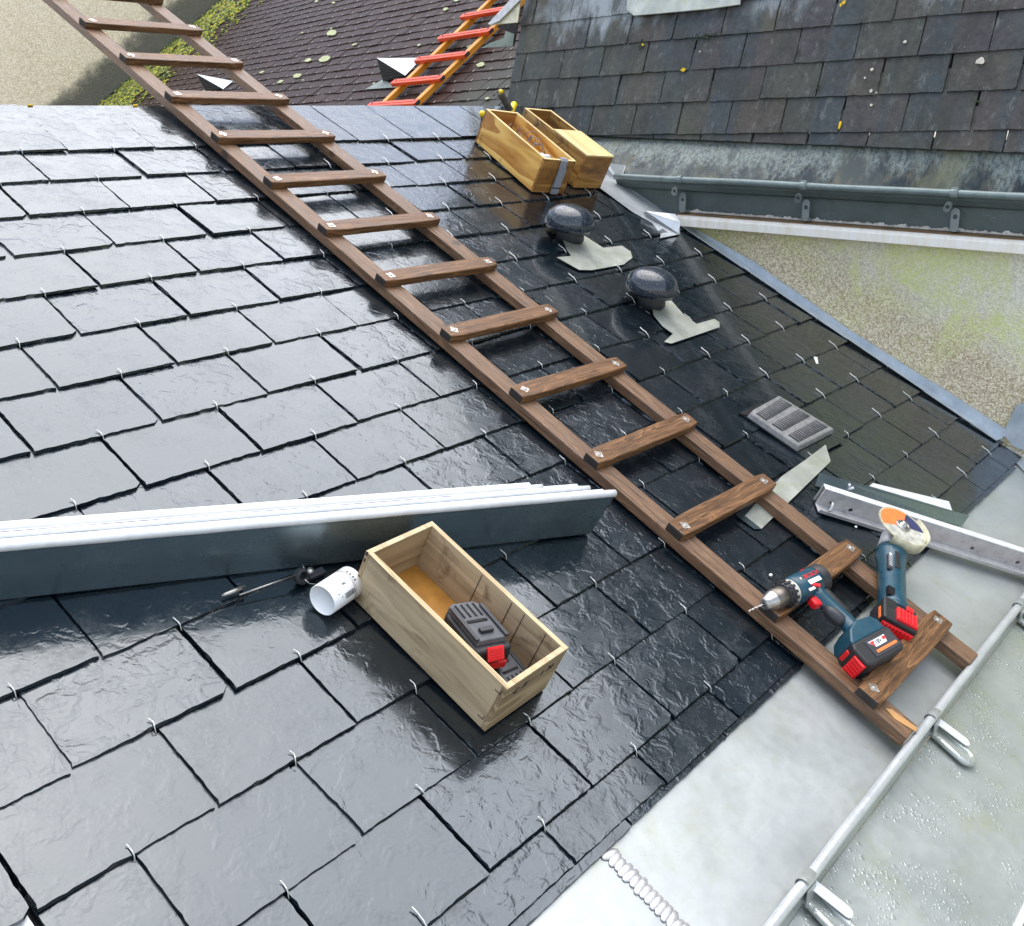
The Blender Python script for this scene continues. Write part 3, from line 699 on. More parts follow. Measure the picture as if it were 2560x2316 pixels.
for k in range(0, 16):
    off = 0 if k % 2 else .5
    for i in range(-16, 26):
        r = random.Random(5000 + k*100 + i)
        c = (i + off)*w2; y0 = k*g2 + r.uniform(-.002, .002)
        if c < -4: continue
        a = r.uniform(-.008, .008); w_ = w2/2 - r.uniform(.0008, .0022)
        ch = r.choice((0, 0, 0, .003, .007))
        poly = [(c - w_ + (ch if r.random() < .6 else 0), y0 + a*w2/2), (c + w_ - ch, y0 - a*w2/2), (c + w_, y0 + ch), (c + w_, y0 + .2), (c - w_, y0 + .2)]
        if k == 0: poly = [(p[0], p[1] - (.09 if p[1] < .05 else 0)) for p in poly]
        poly = clip(poly, (e0.x, e0.y), (en.x, en.y)) if poly else poly
        if poly: poly = clip(poly, (l0.x, l0.y), lnorm)
        vis_ = -1.6 < c < 1.6 and k < 9
        slate(bm, poly, .010 + r.uniform(-.001, .0015), y0, -.045, .0055, .011 if vis_ else .05, .0016 if vis_ else .0002, .0018, r)
link('steep_slates', bm, M['old'], nb, smooth='raw')
bm = B(); box(bm, l0.x+.02, 5.5, e0.y+.03, 2.05, -.08, -.012); link('steep_roof_deck', bm, M['deck'], nb)
# dark wire hooks on the steep slates
bm = B()
for k in range(1, 9):
    off = 0 if k % 2 else .5
    for i in range(-6, 8):
        c = (i + off)*w2; y0 = k*g2
        if c < l0.x + .12: continue
        tube(bm, [(c, y0-.008, .0125), (c, y0+.001, .016), (c+.001, y0+.010, .0165), (c-.001, y0+.022, .015)], .0011, 5)
o = link('old_slate_hooks', bm, M['grey2'], nb); o['kind'] = 'stuff'
# moss and lichen on the steep slates
bm = B(); r = random.Random(3)
F3 = cr(1660, 0, 900)
def blob(bm, p, R0, n, fl=.4, e=1.0):
    for _ in range(n):
        q = Vector((p.x + r.gauss(0, R0)*e, p.y + r.gauss(0, R0), p.z + .002))
        m = Matrix.Translation(q) @ Matrix.Rotation(r.uniform(0, 3), 4, 'Z') @ Matrix.Diagonal((R0*r.uniform(.15, .5), R0*r.uniform(.15, .5), R0*fl*r.uniform(.3, .9), 1))
        bmesh.ops.create_icosphere(bm, subdivisions=1, radius=1, matrix=m)
bm.free()
for x, y, R0, n in ((185, 215, .008, 14), (235, 205, .010, 22), (280, 200, .007, 12), (450, 310, .005, 10), (755, 290, .006, 12), (865, 490, .006, 16), (1765, 560, .006, 14), (1735, 680, .005, 10)):
    bm = B(); blob(bm, MPt(*F3(x, y), .012), R0, n); link('moss_tuft', bm, M['mossd'], nb, smooth=True)
bm = B(); blob(bm, MPt(*F8(1795, 255), .012), .009, 20); link('moss_tuft', bm, M['mossd'], nb, smooth=True)
def patch(bm, p, rx, ry, th=.0012, ang=0):
    pts = []; sd = r.uniform(0, 50); n = 26
    for k in range(n):
        a = 2*math.pi*k/n; q = 1 + .45*mnoise.noise(Vector((math.cos(a)*1.6, math.sin(a)*1.6, sd)))
        x, y = rx*q*math.cos(a), ry*q*math.sin(a)
        pts.append((p.x + x*math.cos(ang) - y*math.sin(ang), p.y + x*math.sin(ang) + y*math.cos(ang)))
    prism(bm, pts, p.z, p.z + th)
for x, y, a, b_ in ((1770, 345, .013, .010), (1350, 235, .006, .005), (1165, 390, .006, .005), (1160, 510, .005, .006), (1125, 437, .003, .003), (1190, 520, .003, .003), (200, 290, .003, .003), (1160, 590, .005, .004)):
    bm = B(); patch(bm, MPt(*F3(x, y), .0125), a, b_); link('white_lichen', bm, M['lichw'], nb)
for x, y, a, b_ in ((1008, 15, .008, .006), (108, 392, .010, .006), (990, 30, .004, .006), (985, 700, .004, .014)):
    bm = B(); patch(bm, MPt(*F3(x, y), .0125), a, b_); link('yellow_lichen', bm, M['lichy'], nb)
bm = B(); patch(bm, MPt(*F8(1808, 252), .016), .005, .004); link('yellow_lichen', bm, M['lichy'], nb)
# window apron at the top
bm = B()
A_ = [MPt(*F8(*p), .024) for p in ((1725, -40), (1722, 60), (1760, 92))] + [MPt(*F3(*p), .024) for p in ((0, 78), (250, 55), (430, 30), (436, -60))]
sheet(bm, A_, .006); link('window_apron', bm, M['lead'], nb, bev=.002)
# flashing corner where the steep roof ends over the far slope
K9 = cr(880, 0, 520)
bm = B()
hh = .02
sheet(bm, [MPt(*K9(*p), .06) for p in ((1322, 238), (1350, 248), (1440, 205), (1760, -120), (1590, -50))], .006)
link('corner_gutter', bm, M['steel'], nb, bev=.002)
bm = B()
sheet(bm, [MPt(*K9(*p), .05) for p in ((1352, 262), (1390, 240), (1610, 222), (1640, 0), (1650, -80), (1560, 20))], .004)
link('corner_soffit', bm, M['cream'], nb)
bm = B()
sheet(bm, [MPt(*K9(*p), -.02) for p in ((1395, 262), (1430, 240), (1615, 218), (1570, 440), (1555, 450), (1400, 460), (1490, 370), (1490, 290))], .004)
link('painted_eaves_shade', bm, M['holes'], nb)  # black sheet painting in the shadow under the roof corner
bm = B()
sheet(bm, [MPt(*K9(*p), -.01) for p in ((1255, 465), (1330, 420), (1470, 370), (1490, 300), (1570, 330), (1555, 450))], .003)
link('corner_apron', bm, M['ventflash'], nb)

# stained zinc band from the slates down to the gutter, in its own local frame so stains run down
Y1, Y2 = .45, -6.0
bandroot = nb
def wX(y): return 2.245 + (.0)*(y)
b0, b1 = MAN @ Vector((e0.x-.3, e0.y - (e1-e0).y/(e1-e0).x*.3, -.006)), MAN @ Vector((e1.x, e1.y, -.006))
dd = (b1 - b0); b2 = b0 + dd*2.4
gz0 = hit(1230, 352, Vector((2.12, 0, 0)), Vector((1, 0, 0))); gz1 = hit(2016, 392, Vector((2.12, 0, 0)), Vector((1, 0, 0)))
gs = (gz1.z - gz0.z)/(gz1.y - gz0.y)
def gz(y): return gz0.z + gs*(y - gz0.y)
XA = (b2 - b0).normalized(); ZA = Vector((-1, 0, 0)); ZA = (ZA - XA*ZA.dot(XA)).normalized(); YA = ZA.cross(XA).normalized()
if YA.z < 0: YA = -YA
low0 = Vector((2.155, b0.y, gz(b0.y) - .03)); 
BAND = Matrix(((XA.x, YA.x, ZA.x, low0.x), (XA.y, YA.y, ZA.y, low0.y), (XA.z, YA.z, ZA.z, low0.z), (0, 0, 0, 1)))
bm = B(); nseg = 80; prev = None
for i in range(nseg+1):
    t = i/nseg; T_ = b0 + (b2-b0)*t; y = T_.y
    Lw = Vector((2.150, y, gz(y) - .035)); Mi = (T_*.55 + Lw*.45) + Vector((.012, 0, 0))
    cur = [bm.verts.new(BAND.inverted() @ p) for p in (T_ + UPM*.05 - NM*.03, T_ - NM*.006, Mi, Lw)]
    if prev:
        for a in range(3): bm.faces.new((prev[a], prev[a+1], cur[a+1], cur[a])).smooth = True
    prev = cur
o = link('zinc_band', bm, M['stained'], nb, M=MI @ BAND, smooth='raw')
# gutter front: rolled bead, lip, tall face
bm = B(); prof = [(2.104, .004), (2.106, -.012), (2.120, -.030), (2.142, -.036), (2.146, -.132)]
prev = None
for i in range(41):
    y = gz0.y + .03 + (Y2 - gz0.y)*i/40
    cur = [bm.verts.new(MI @ Vector((px, y, gz(y) + pz + (.0015*mnoise.noise(Vector((y*3, pz*9, 0))))))) for px, pz in prof]
    if prev:
        for a in range(len(prof)-1): bm.faces.new((prev[a], prev[a+1], cur[a+1], cur[a]))
    prev = cur
gut = link('old_gutter', bm, M['gutgreen'], nb)
bm = B(); tube(bm, [MI @ Vector((2.098, gz0.y + .03 + (Y2-gz0.y)*i/140, gz(gz0.y + .03 + (Y2-gz0.y)*i/140) + .008 + .003*mnoise.noise(Vector((i*.11, 2, 0))))) for i in range(141)], .0115, 12)
link('gutter_bead', bm, M['gutbead'], gut)
for (x, y) in ((1338, 352), (1583, 362), (1880, 374)):
    p = hit(x, y, Vector((2.098, 0, 0)), Vector((1, 0, 0)))
    b = B(); yy = p.y; zz = gz(yy) + .008
    Mx = MI @ Matrix.Translation((2.098, yy, zz)) @ Matrix.Rotation(R_(90), 4, 'X')
    lathe(b, [(.0145, -.012), (.0145, .012), (.012, .012), (.012, -.012)], 18, Mx, a0=R_(20), a1=R_(260))
    tube(b, [MI @ Vector((2.09, yy+.012, zz+.014)), MI @ Vector((2.105, yy+.004, zz+.016)), MI @ Vector((2.10, yy-.008, zz+.014))], .002, 6)
    o = link('gutter_bracket', b, M['gutbead'], nb)
    b = B()      # strap hanging on the face, with a hole, folded back round its foot
    Ms = MI @ Matrix.Translation((2.118, yy - .004, zz - .082)) @ Matrix(((0, 0, -1, 0), (1, 0, 0, 0), (0, 1, 0, 0), (0, 0, 0, 1)))
    plate_hole(b, .026, .072, .0075, .0025, Ms, 24, 0, .010, True)
    pts = []
    for k in range(9):
        a = -math.pi/2 - math.pi/2*(-1 + 2*k/8)*1.0
        pts.append((2.131 + .013*math.cos(a + math.pi/2*0) * (1 if False else 1), zz - .112 + .012*math.sin(a)))
    arc = [(2.119 + .013 - .013*math.cos(math.pi*k/8), zz - .108 - .013*math.sin(math.pi*k/8)) for k in range(9)]
    arc = [(2.1185, zz - .070)] + arc + [(2.1445, zz - .04)]
    for dy in (-.017, .009):
        pass
    pr = None
    for ax, az in arc:
        cu = [b.verts.new(MI @ Vector((ax, yy - .017, az))), b.verts.new(MI @ Vector((ax, yy + .009, az)))]
        if pr and ax > 2.119: b.faces.new((pr[0], pr[1], cu[1], cu[0]))
        pr = cu
    q = link('strap', b, M['strapg'], o)
    b = B()      # tab sticking out with its own hole
    Mt = MI @ Matrix.Translation((2.085, yy + .012, zz - .040)) @ Matrix(((0, -.35, -.94, 0), (1, 0, 0, 0), (0, .94, -.35, 0), (0, 0, 0, 1))) @ Matrix.Rotation(R_(28), 4, 'Z')
    plate_hole(b, .022, .036, .0065, .0022, Mt, 24, 0, 0, True)
    link('tab', b, M['strapg'], o)
# ledge, fascia and wall
fz0 = hit(1345, 424, Vector((2.115, 0, 0)), Vector((1, 0, 0))); fz1 = hit(2016, 474, Vector((2.115, 0, 0)), Vector((1, 0, 0)))
fs = (fz1.z - fz0.z)/(fz1.y - fz0.y)
def run(name, prof, mat, ya, yb, zf, n=1, parent=nb, **k):
    b = B(); pr = None
    for i in range(n+1):
        y = ya + (yb-ya)*i/n
        cu = [b.verts.new(MI @ Vector((px, y, zf(y) + pz))) for px, pz in prof]
        if pr:
            m_ = len(prof)
            for a in range(m_): b.faces.new((pr[a], pr[(a+1)%m_], cu[(a+1)%m_], cu[a]))
        else: b.faces.new(cu[::-1])
        pr = cu
    b.faces.new(pr)
    return link(name, b, mat, parent, **k)
zf = lambda y: fz0.z + fs*(y - fz0.y)
run('fascia_board', [(2.18, .0), (2.128, .001), (2.110, -.012), (2.110, -.040), (2.18, -.040)], M['fascia'], fz0.y+.03, Y2, zf, 1, bev=.0015)
run('wet_ledge', [(2.20, .0135), (2.122, .004), (2.122, .0012), (2.20, .0012)], M['ledge'], fz0.y+.03, Y2, zf, 1)
bm = B(); pr = None
for i in range(500):     # ragged line of flaking paint at the foot of the gutter face
    y = fz0.y - .01 - i*.006
    hgt = .006 + .016*max(0, mnoise.noise(Vector((y*28, 1, 0)))) + .006*mnoise.noise(Vector((y*110, 3, 0)))
    cu = [bm.verts.new(MI @ Vector((2.143, y, zf(y) + .009))), bm.verts.new(MI @ Vector((2.139, y, zf(y) + .010 + max(.0005, hgt))))]
    if pr: bm.faces.new((pr[0], pr[1], cu[1], cu[0]))
    pr = cu
link('flaking_paint', bm, M['paint'], nb)
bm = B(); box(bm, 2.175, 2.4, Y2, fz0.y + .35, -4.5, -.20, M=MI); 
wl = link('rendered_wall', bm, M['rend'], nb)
# keep the wall's texture axes vertical
wl.data.transform(MAN); wl.matrix_local = MI

# ------------------------------------------------------------------ the far roof, its gable wall, ladder and vents
fa, fq = R_(12.615), R_(36.35)
eF = Vector((math.sin(fa), math.cos(fa), 0)); gF = Vector((math.cos(fa)*math.cos(fq), -math.sin(fa)*math.cos(fq), math.sin(fq))); nF = (-eF).cross(gF).normalized()
OF = CAM + (Vector((2.29677, 1.18953, .16193)) - CAM)*1.43
FAR = Matrix(((-eF.x, gF.x, nF.x, OF.x), (-eF.y, gF.y, nF.y, OF.y), (-eF.z, gF.z, nF.z, OF.z), (0, 0, 0, 1))); FI = FAR.inverted()
def FP(x, y, h=-.07): return FI @ hit(x, y, OF + nF*h, nF)
fr = thing('brown_slate_roof', FAR, 'old brown slate roof with pale lichen and yellow green moss behind the ridge', 'roof')
v0, v1 = FP(188, 208), FP(440, 0)
xl = (v0.x + v1.x)/2
bm = B(); r = random.Random(11)
wF, gFa = .19, .104
yb0 = FP(700, 215).y - .5; rows = int((3.6)/gFa)
xr = FP(1010, 100).x + 1.2
for k in range(rows):
    y0 = yb0 + k*gFa
    nn = int((xr - xl)/wF) + 2
    for i in range(nn):
        c = xl + wF*(i + (.5 if k % 2 else 0)) 
        rr_ = random.Random(k*200 + i + 70000)
        a = rr_.uniform(-.006, .006)
        poly = [(c-wF/2+.001, y0+a), (c+wF/2-.001, y0-a), (c+wF/2-.001, y0+.16), (c-wF/2+.001, y0+.16)]
        poly = clip(poly, (xl, 0), (1, 0))
        slate(bm, poly, -.072 + rr_.uniform(-.0015, .003), y0, -.06, .007, .03, .0025, .002, rr_)
link('brown_slates', bm, M['far'], fr, smooth='raw')
bm = B(); box(bm, xl-.0, xr, yb0-.2, yb0+3.7, -.2, -.09); link('far_roof_deck', bm, M['deck'], fr)
bm = B()
for k in range(rows):
    for i in range(int((xr-xl)/wF)):
        c = xl + wF*(i + (.5 if k % 2 else 0)); y0 = yb0 + k*gFa
        box(bm, c-.0012, c+.0012, y0-.003, y0+.018, -.071, -.068)
o = link('far_slate_hooks', bm, M['lichw'], fr); o['kind'] = 'stuff'
bm = B()
F1 = cr(0, 0, 900)
def fpatch(x, y, rx, ry, ang=-.35):
    """an irregular crust grown on the slates, thickness 3 mm"""
    sd = r.uniform(0, 50); pts = []
    for k in range(22):
        a = 2*math.pi*k/22; q = 1 + .4*mnoise.noise(Vector((math.cos(a)*1.6, math.sin(a)*1.6, sd))); px, py = rx*q*math.cos(a), ry*q*math.sin(a)
        p = FP(x + px*math.cos(ang) - py*math.sin(ang), y + px*math.sin(ang) + py*math.cos(ang), -.066); pts.append((p.x, p.y))
    b = B(); prism(b, pts, -.068, -.064); return b
for x, y, a, b_ in ((1855, 185, 16, 8), (1820, 330, 18, 9), (1725, 338, 10, 5), (1665, 425, 13, 6), (1570, 458, 9, 4), (1985, 250, 7, 3), (1465, 405, 7, 3)):
    q = F1(x, y); link('lichen_patch', fpatch(q[0], q[1], a*.66, b_*.6), M['lichen'], fr)
for _ in range(14):
    sz = abs(r.gauss(0, 1.6)) + 1.2
    link('lichen_patch', fpatch(r.uniform(560, 960), r.uniform(0, 195), sz*1.5, sz*.7), M['lichen'], fr)
bm.free()
# moss creeping along the joint with the wall
VA, FA, VB, FB_ = [], [], [], []
for _ in range(20000):
    t = r.random(); yy = v0.y - .6 + t*3.6; dx = abs(r.gauss(0, .85)); p = Vector((xl + dx, yy, -.067))
    if dx > 2.1 or mnoise.noise(Vector((dx*5, yy*5, 3))) < -.50 + dx*.30: continue
    s = r.uniform(.008, .026)*(1.15 - dx*.3)
    m = Matrix.Translation(p) @ Matrix.Rotation(r.uniform(0, 3), 4, 'Z') @ Matrix.Diagonal((s*1.4, s, s*.55, 1))
    if (r.random() < .72 and dx > .12) or r.random() < .25: clump(VA, FA, m)
    else: clump(VB, FB_, m)
o = frommesh('moss_growth', VA, FA, M['moss'], fr); o['kind'] = 'stuff'
o = frommesh('damp_moss', VB, FB_, M['mossd'], fr); o['kind'] = 'stuff'
# white triangular vent hoods
for A_, B_, C_, D_, FL in ((K9(240, 565), K9(300, 790), K9(515, 735), K9(680, 562), [K9(130, 870), K9(300, 775), K9(440, 850)]), (F1(1100, 415), F1(1150, 510), F1(1250, 500), F1(1305, 455), [F1(1085, 550), F1(1150, 500), F1(1255, 535)])):
    vt = bpy.data.objects.new('vent_hood', None); C.objects.link(vt); vt.parent = fr
    b_, c_, d_ = FP(*B_, -.064), FP(*C_, -.064), FP(*D_, -.064)
    a_ = None; best = 9e9
    for h in [i*.004 for i in range(5, 90)]:
        q = FP(*A_, h - .064)
        dd_ = ((q - b_) - Vector((0, 0, (q-b_).z))).length
        if dd_ < best: best, a_ = dd_, q
    bm = B(); f = [bm.verts.new(p) for p in (a_, c_, d_)]; bm.faces.new(f)
    g_ = bm.verts.new(b_); bm.faces.new((f[0], f[2], g_)) 
    link('hood', bm, M['ventwhite'], vt)
    bm = B(); f = [bm.verts.new(p) for p in (a_, b_, c_)]; bm.faces.new(f); link('opening', bm, M['slot'], vt)
    bm = B(); nl = 9
    nn_ = (b_-a_).cross(c_-a_).normalized(); nn_ = nn_ if nn_.y < 0 else -nn_
    for i in range(1, nl):
        t = i/nl; p = a_.lerp(b_, t) ; q = a_.lerp(c_, t)
        tube(bm, [p + nn_*.004, q + nn_*.004], .0035, 5)
    link('louvre', bm, M['grey2'], vt)
    bm = B(); sheet(bm, [FP(*p, -.067) for p in FL], .003, Vector((0, 0, 1))); link('flashing', bm, M['ventflash'], vt)
# rendered gable wall behind, its foot on the roof joint
hd = Vector((math.cos(fa), -math.sin(fa), 0))
jx, jy = FAR @ Vector((xl, v0.y, -.09)), FAR @ Vector((xl, v1.y, -.09))
sl_ = (jy - jx).normalized()             # along the joint, rising
upw = (Vector((0, 0, 1)) - sl_*sl_.z).normalized()
nW = -eF
GW = Matrix(((sl_.x, upw.x, nW.x, jx.x), (sl_.y, upw.y, nW.y, jx.y), (sl_.z, upw.z, nW.z, jx.z), (0, 0, 0, 1)))
GI = GW.inverted()
tp = [hit(x, y, jx, nW) for x, y in ((-700, -60), (700, -60))]
bm = B()
dn = Vector((0, 0, -1))
c4 = [tp[0], tp[1], FAR @ Vector((xl, v0.y + 4.5, -.09)), FAR @ Vector((xl, v0.y - 4.0, -.09)), Vector((tp[0].x, tp[0].y, -3))]
tr = hit(460, -60, jx, nW) + hd*1.2
P_ = [Vector((tp[0].x, tp[0].y, -3.5)), Vector((tr.x, tr.y, -3.5)), Vector((tr.x, tr.y, tr.z + .25)), Vector((tp[0].x, tp[0].y, tp[0].z + .25))]
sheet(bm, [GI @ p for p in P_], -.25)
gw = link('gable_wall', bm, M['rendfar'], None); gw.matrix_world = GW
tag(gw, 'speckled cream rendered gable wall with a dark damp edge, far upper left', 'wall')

# ------------------------------------------------------------------ ladders
def ladder(root, half, rung_half, vs, y0, y1, rw, rt_, rgw, rgt, mr, mg, screws=True, clipf=None):
    for s in (-1, 1):
        b = B(); n = 24; pr = None
        for i in range(n+1):
            y = y0 + (y1-y0)*i/n; dx = .0015*mnoise.noise(Vector((y*3, s*7, 0)))
            cu = [b.verts.new((s*half + dx + a, y, z)) for a, z in ((-rw/2, 0), (rw/2, 0), (rw/2, rt_), (-rw/2, rt_))]
            if pr:
                for a in range(4): b.faces.new((pr[a], pr[(a+1)%4], cu[(a+1)%4], cu[a]))
            else: b.faces.new(cu[::-1])
            pr = cu
        b.faces.new(pr)
        link('rail', b, mr, root, bev=.003, seg=2)
    for j, (yy, ang, sh) in enumerate(vs):
        b = B(); n = 10; pr = None; rr_ = random.Random(j + 40); rgw = (.056, .054, .052, .050, .049, .048, .048)[min(j, 6)]
        for i in range(n+1):
            x = -rung_half + 2*rung_half*i/n; e = .0016*mnoise.noise(Vector((x*14, j*3.1, 0))); f_ = .0014*mnoise.noise(Vector((x*11, j*3.1, 9)))
            cut = .006 if i in (0, n) else 0
            cu = [b.verts.new((x, a + (e if a > 0 else f_), z)) for a, z in ((-rgw/2+cut*.7, 0), (rgw/2-cut*.7, 0), (rgw/2-cut*.7, rgt), (-rgw/2+cut*.7, rgt))]
            if pr:
                for a in range(4): b.faces.new((pr[a], pr[(a+1)%4], cu[(a+1)%4], cu[a]))
            else: b.faces.new(cu[::-1]).material_index = 1
            pr = cu
        b.faces.new(pr).material_index = 1
        ro = link('rung', b, [mg, M['endgrain']], root, M=Matrix.Translation((sh, yy, rt_)) @ Matrix.Rotation(ang, 4, 'Z'), bev=.003, seg=2)
        if screws:
            for s in (-1, 1):
                b = B(); pts = []
                for k in range(20):
                    a = 2*math.pi*k/20; q = .0108*(1 + .20*math.cos(4*a))
                    pts.append((q*math.cos(a), q*math.sin(a)))
                prism(b, pts, 0, .0012); lathe(b, [(.0048, .0012), (.0045, .003), (.002, .0036), (0, .0030)], 12)
                link('screw', b, M['washer'], ro, M=Matrix.Translation((s*half*1.0 + rr_.uniform(-.004, .004), rr_.uniform(-.004, .004), rgt)) @ Matrix.Rotation(rr_.uniform(0, 1.5), 4, 'Z'))
la = math.atan2(.049, 2.487)
LAD = ROOF @ Matrix.Translation((.7055, -2.285, .0165)) @ Matrix.Rotation(-la, 4, 'Z')
lad = thing('wooden_ladder', LAD, 'long weathered brown wooden roof ladder lying down the wet slates, tools on its foot', 'ladder')
rr = random.Random(2)
vs = [(i*.2495 + rr.uniform(-.003, .003), rr.uniform(-.010, .010), rr.uniform(-.003, .003)) for i in range(0, 16)]
ladder(lad, .183, .212, vs, -.099, 3.95, .056, .026, .045, .021, M['rail'], M['rung'])
bm = B()       # fresh splintered wood on the foot of one rail
prism(bm, [(-.183, -.035), (-.172, -.045), (-.163, -.100), (-.176, -.103), (-.190, -.060)], .0262, .0272); link('split_wood', bm, M['fresh'], lad)
rl = thing('red_ladder', FAR, 'orange railed ladder with red rungs lying on the brown slate roof', 'ladder')
sc = 1.43
vsr = [(.0 + i*.2503, 0, .3) for i in range(-1, 7)]
ladder(rl, .0, .0, [], 0, 0, 0, 0, 0, 0, None, None) if False else None
def red_ladder():
    for s in (0, 1):
        b = B(); xx = .085 if s == 0 else .515
        box(b, xx-.024, xx+.024, -.75, 1.9, -.055, -.018); link('rail', b, M['rrail'], rl, bev=.003)
    for i in range(-2, 7):
        b = B(); y = i*.2503 - .012
        prism(b, [(0, -.026), (.6, -.026), (.608, -.018), (.608, .018), (.6, .026), (0, .026), (-.008, .018), (-.008, -.018)], -.018, .010)
        o = link('rung', b, M['rrung'], rl, M=Matrix.Translation((0, y, 0)), bev=.004)
        b = B(); box(b, .03, .57, -.003, .003, .0101, .0125); link('ridge_bead', b, M['rrung'], o)
        b = B(); box(b, .6081, .6095, -.02, .02, -.014, .007); link('end_grain', b, M['endgrain'], o)
        for x in (.03, .57):
            b = B(); lathe(b, [(.006, .0102), (.005, .013), (0, .0135)], 10, Matrix.Translation((x, .012, 0))); link('screw', b, M['endgrain'], o)
red_ladder()

# ------------------------------------------------------------------ open wooden boxes
def crate(name, corners, h, wall, zb, mats, label, group=None, lid=None, floor=None, flare=0):
    """corners: front-left, front-right, back-right, back-left in roof-local xy"""
    fl, frr, br, bl_ = [Vector((*c, 0)) for c in corners]
    cx = (fl + frr + br + bl_)/4
    yd = ((bl_ + br)/2 - (fl + frr)/2); ang = math.atan2(-yd.x, yd.y)
    Lg = yd.length/2; Wd = ((frr - fl).length + (br - bl_).length)/4
    root = thing(name, ROOF @ Matrix.Translation((cx.x, cx.y, zb)) @ Matrix.Rotation(ang, 4, 'Z'), label, 'box', group)
    t = wall
    def pan(nm, x0, x1, y0, y1, z0, z1, m, bv=.0012):
        b = B(); box(b, x0, x1, y0, y1, z0, z1); return link(nm, b, m, root, bev=bv)
    a = pan('side_panel', -Wd, -Wd+t, -Lg+t, Lg-t, 0, h-.002, mats[0]); b2_ = pan('side_panel', Wd-t, Wd, -Lg+t, Lg-t, 0, h-.002, mats[0])
    c_ = pan('end_panel', -Wd, Wd, -Lg, -Lg+t, 0, h-.002, mats[1]); d_ = pan('end_panel', -Wd, Wd, Lg-t, Lg, 0, h-.002, mats[1])
    for p, q in ((a, (-Wd, -Wd+t, -Lg, Lg)), (b2_, (Wd-t, Wd, -Lg, Lg))):
        bm = B(); box(bm, q[0], q[1], q[2], q[3], h-.002, h); link('rim', bm, mats[2], p, bev=.0006)
    for p, q in ((c_, (-Wd+t, Wd-t, -Lg, -Lg+t)), (d_, (-Wd+t, Wd-t, Lg-t, Lg))):
        bm = B(); box(bm, q[0], q[1], q[2], q[3], h-.002, h); link('rim', bm, mats[2], p, bev=.0006)
    bm = B(); box(bm, -Wd+t, Wd-t, -Lg+t, Lg-t, .003, .009); link('bottom', bm, floor or mats[0], root)
    if lid:
        bm = B(); box(bm, -Wd-.001, Wd+.001, -Lg-.002, -Lg + lid, h+.0005, h+.005); link('lid', bm, M['goldlid'], root, bev=.001)
    return root, Wd, Lg
b1c, Wd, Lg = crate('wooden_box', [(-.212, -1.899), (-.050, -1.892), (-.058, -1.556), (-.216, -1.566)], .108, .0095, .016, (M['boxpale'], M['boxend'], M['boxrim']), 'open grey-brown wooden box holding black batteries, in front of the zinc lengths', floor=M['boxfloor'])
# seams, nails and pencil marks on that box
bm = B()
for y in (.028, -.045, -.075, -.125): box(bm, Wd-.0103, Wd-.0094, y-.0006, y+.0006, .01, .104)
link('panel_seam', bm, M['endgrain'], b1c)
bm = B()
for z in (.02, .045, .085, .10): box(bm, -Wd-.0006, -Wd+.001, Lg-.006, Lg-.002, z, z+.008)
for z, y in ((.018, -Lg+.012), (.088, -Lg+.006)): box(bm, -Wd-.0008, -Wd+.001, y, y+.012, z, z+.0012); 
for z, y in ((.018, -Lg+.012), (.088, -Lg+.006)): box(bm, -Wd-.0008, -Wd+.001, y, y+.0012, z, z+.009)
link('nail_marks', bm, M['endgrain'], b1c)
for s, x, sz in (('C', -.045, .020), ('K', -.02, .018), ('1', .024, .016), ('20', .045, .018)):
    text('pencil_mark', s, sz, M['endgrain'], b1c, Matrix.Translation((x, -Lg-.0004, .080)) @ Matrix.Rotation(R_(90), 4, 'X') @ Matrix.Rotation(R_(-6), 4, 'Z'))
bA, WdA, LgA = crate('wooden_box', [(1.58, -.418), (1.727, -.418), (1.800, -.055), (1.652, -.058)], .125, .009, .016, (M['goldY'], M['goldX_shaded'], M['goldlid']), 'open golden plywood box with wire offcuts and a grey strap over its end')
bB, WdB, LgB = crate('wooden_box', [(1.825, -.413), (1.967, -.413), (2.020, -.045), (1.880, -.045)], .125, .009, .016, (M['blotch'], M['goldX_shaded'], M['goldlid']), 'blotched golden plywood box half covered by a pale lid, beside the wall', lid=.195)
bm = B(); r = random.Random(8); pts = []
# knots on the golden side
for y, z, a in ((.155, .03, .008), (.02, .012, .006)):
    m = Matrix.Translation((-WdA-.0004, y, z)) @ Matrix.Rotation(R_(90), 4, 'Y'); lathe(bm, [(a, 0), (a*.7, .0006), (0, .0006)], 14, m)
link('knot', bm, M['endgrain'], bA)
# grey webbing strap over the end of box A
BOXA = bA.matrix_world
st = thing('webbing_strap', BOXA @ Matrix.Translation((.018, -LgA, 0)), 'grey ribbed webbing strap hanging over the end of the golden box', 'strap')
def ribbon(bm, path, w, th):
    pr = None
    for i, (y, z) in enumerate(path):
        a = path[max(0, i-1)]; b_ = path[min(len(path)-1, i+1)]; t = Vector((0, b_[0]-a[0], b_[1]-a[1])).normalized(); n_ = Vector((0, -t.z, t.y))
        cu = []
        for j in range(9):
            x = -w/2 + w*j/8; q = Vector((x, y, z)) + n_*(th*(1.0 if j % 2 else .45)); cu.append(bm.verts.new(q))
        for j in (8, 0): cu.append(bm.verts.new(Vector((-w/2 + w*j/8, y, z))))
        if pr:
            for j in range(11): bm.faces.new((pr[j], pr[(j+1)%11], cu[(j+1)%11], cu[j]))
        pr = cu
bm = B(); ribbon(bm, [(.055, .085), (.03, .105), (.012, .128), (.004, .1275), (-.002, .122), (-.004, .10), (-.005, .06), (-.006, .02), (-.009, .004), (-.013, .003), (-.014, .012), (-.012, .05), (-.010, .10)][::-1], .032, .0016)
link('webbing', bm, M['strap'], st)
bm = B(); box(bm, -.018, .018, -.016, -.0145, .026, .029); link('stitching', bm, M['black'], st)
bm = B()
for k in range(6):
    a = B
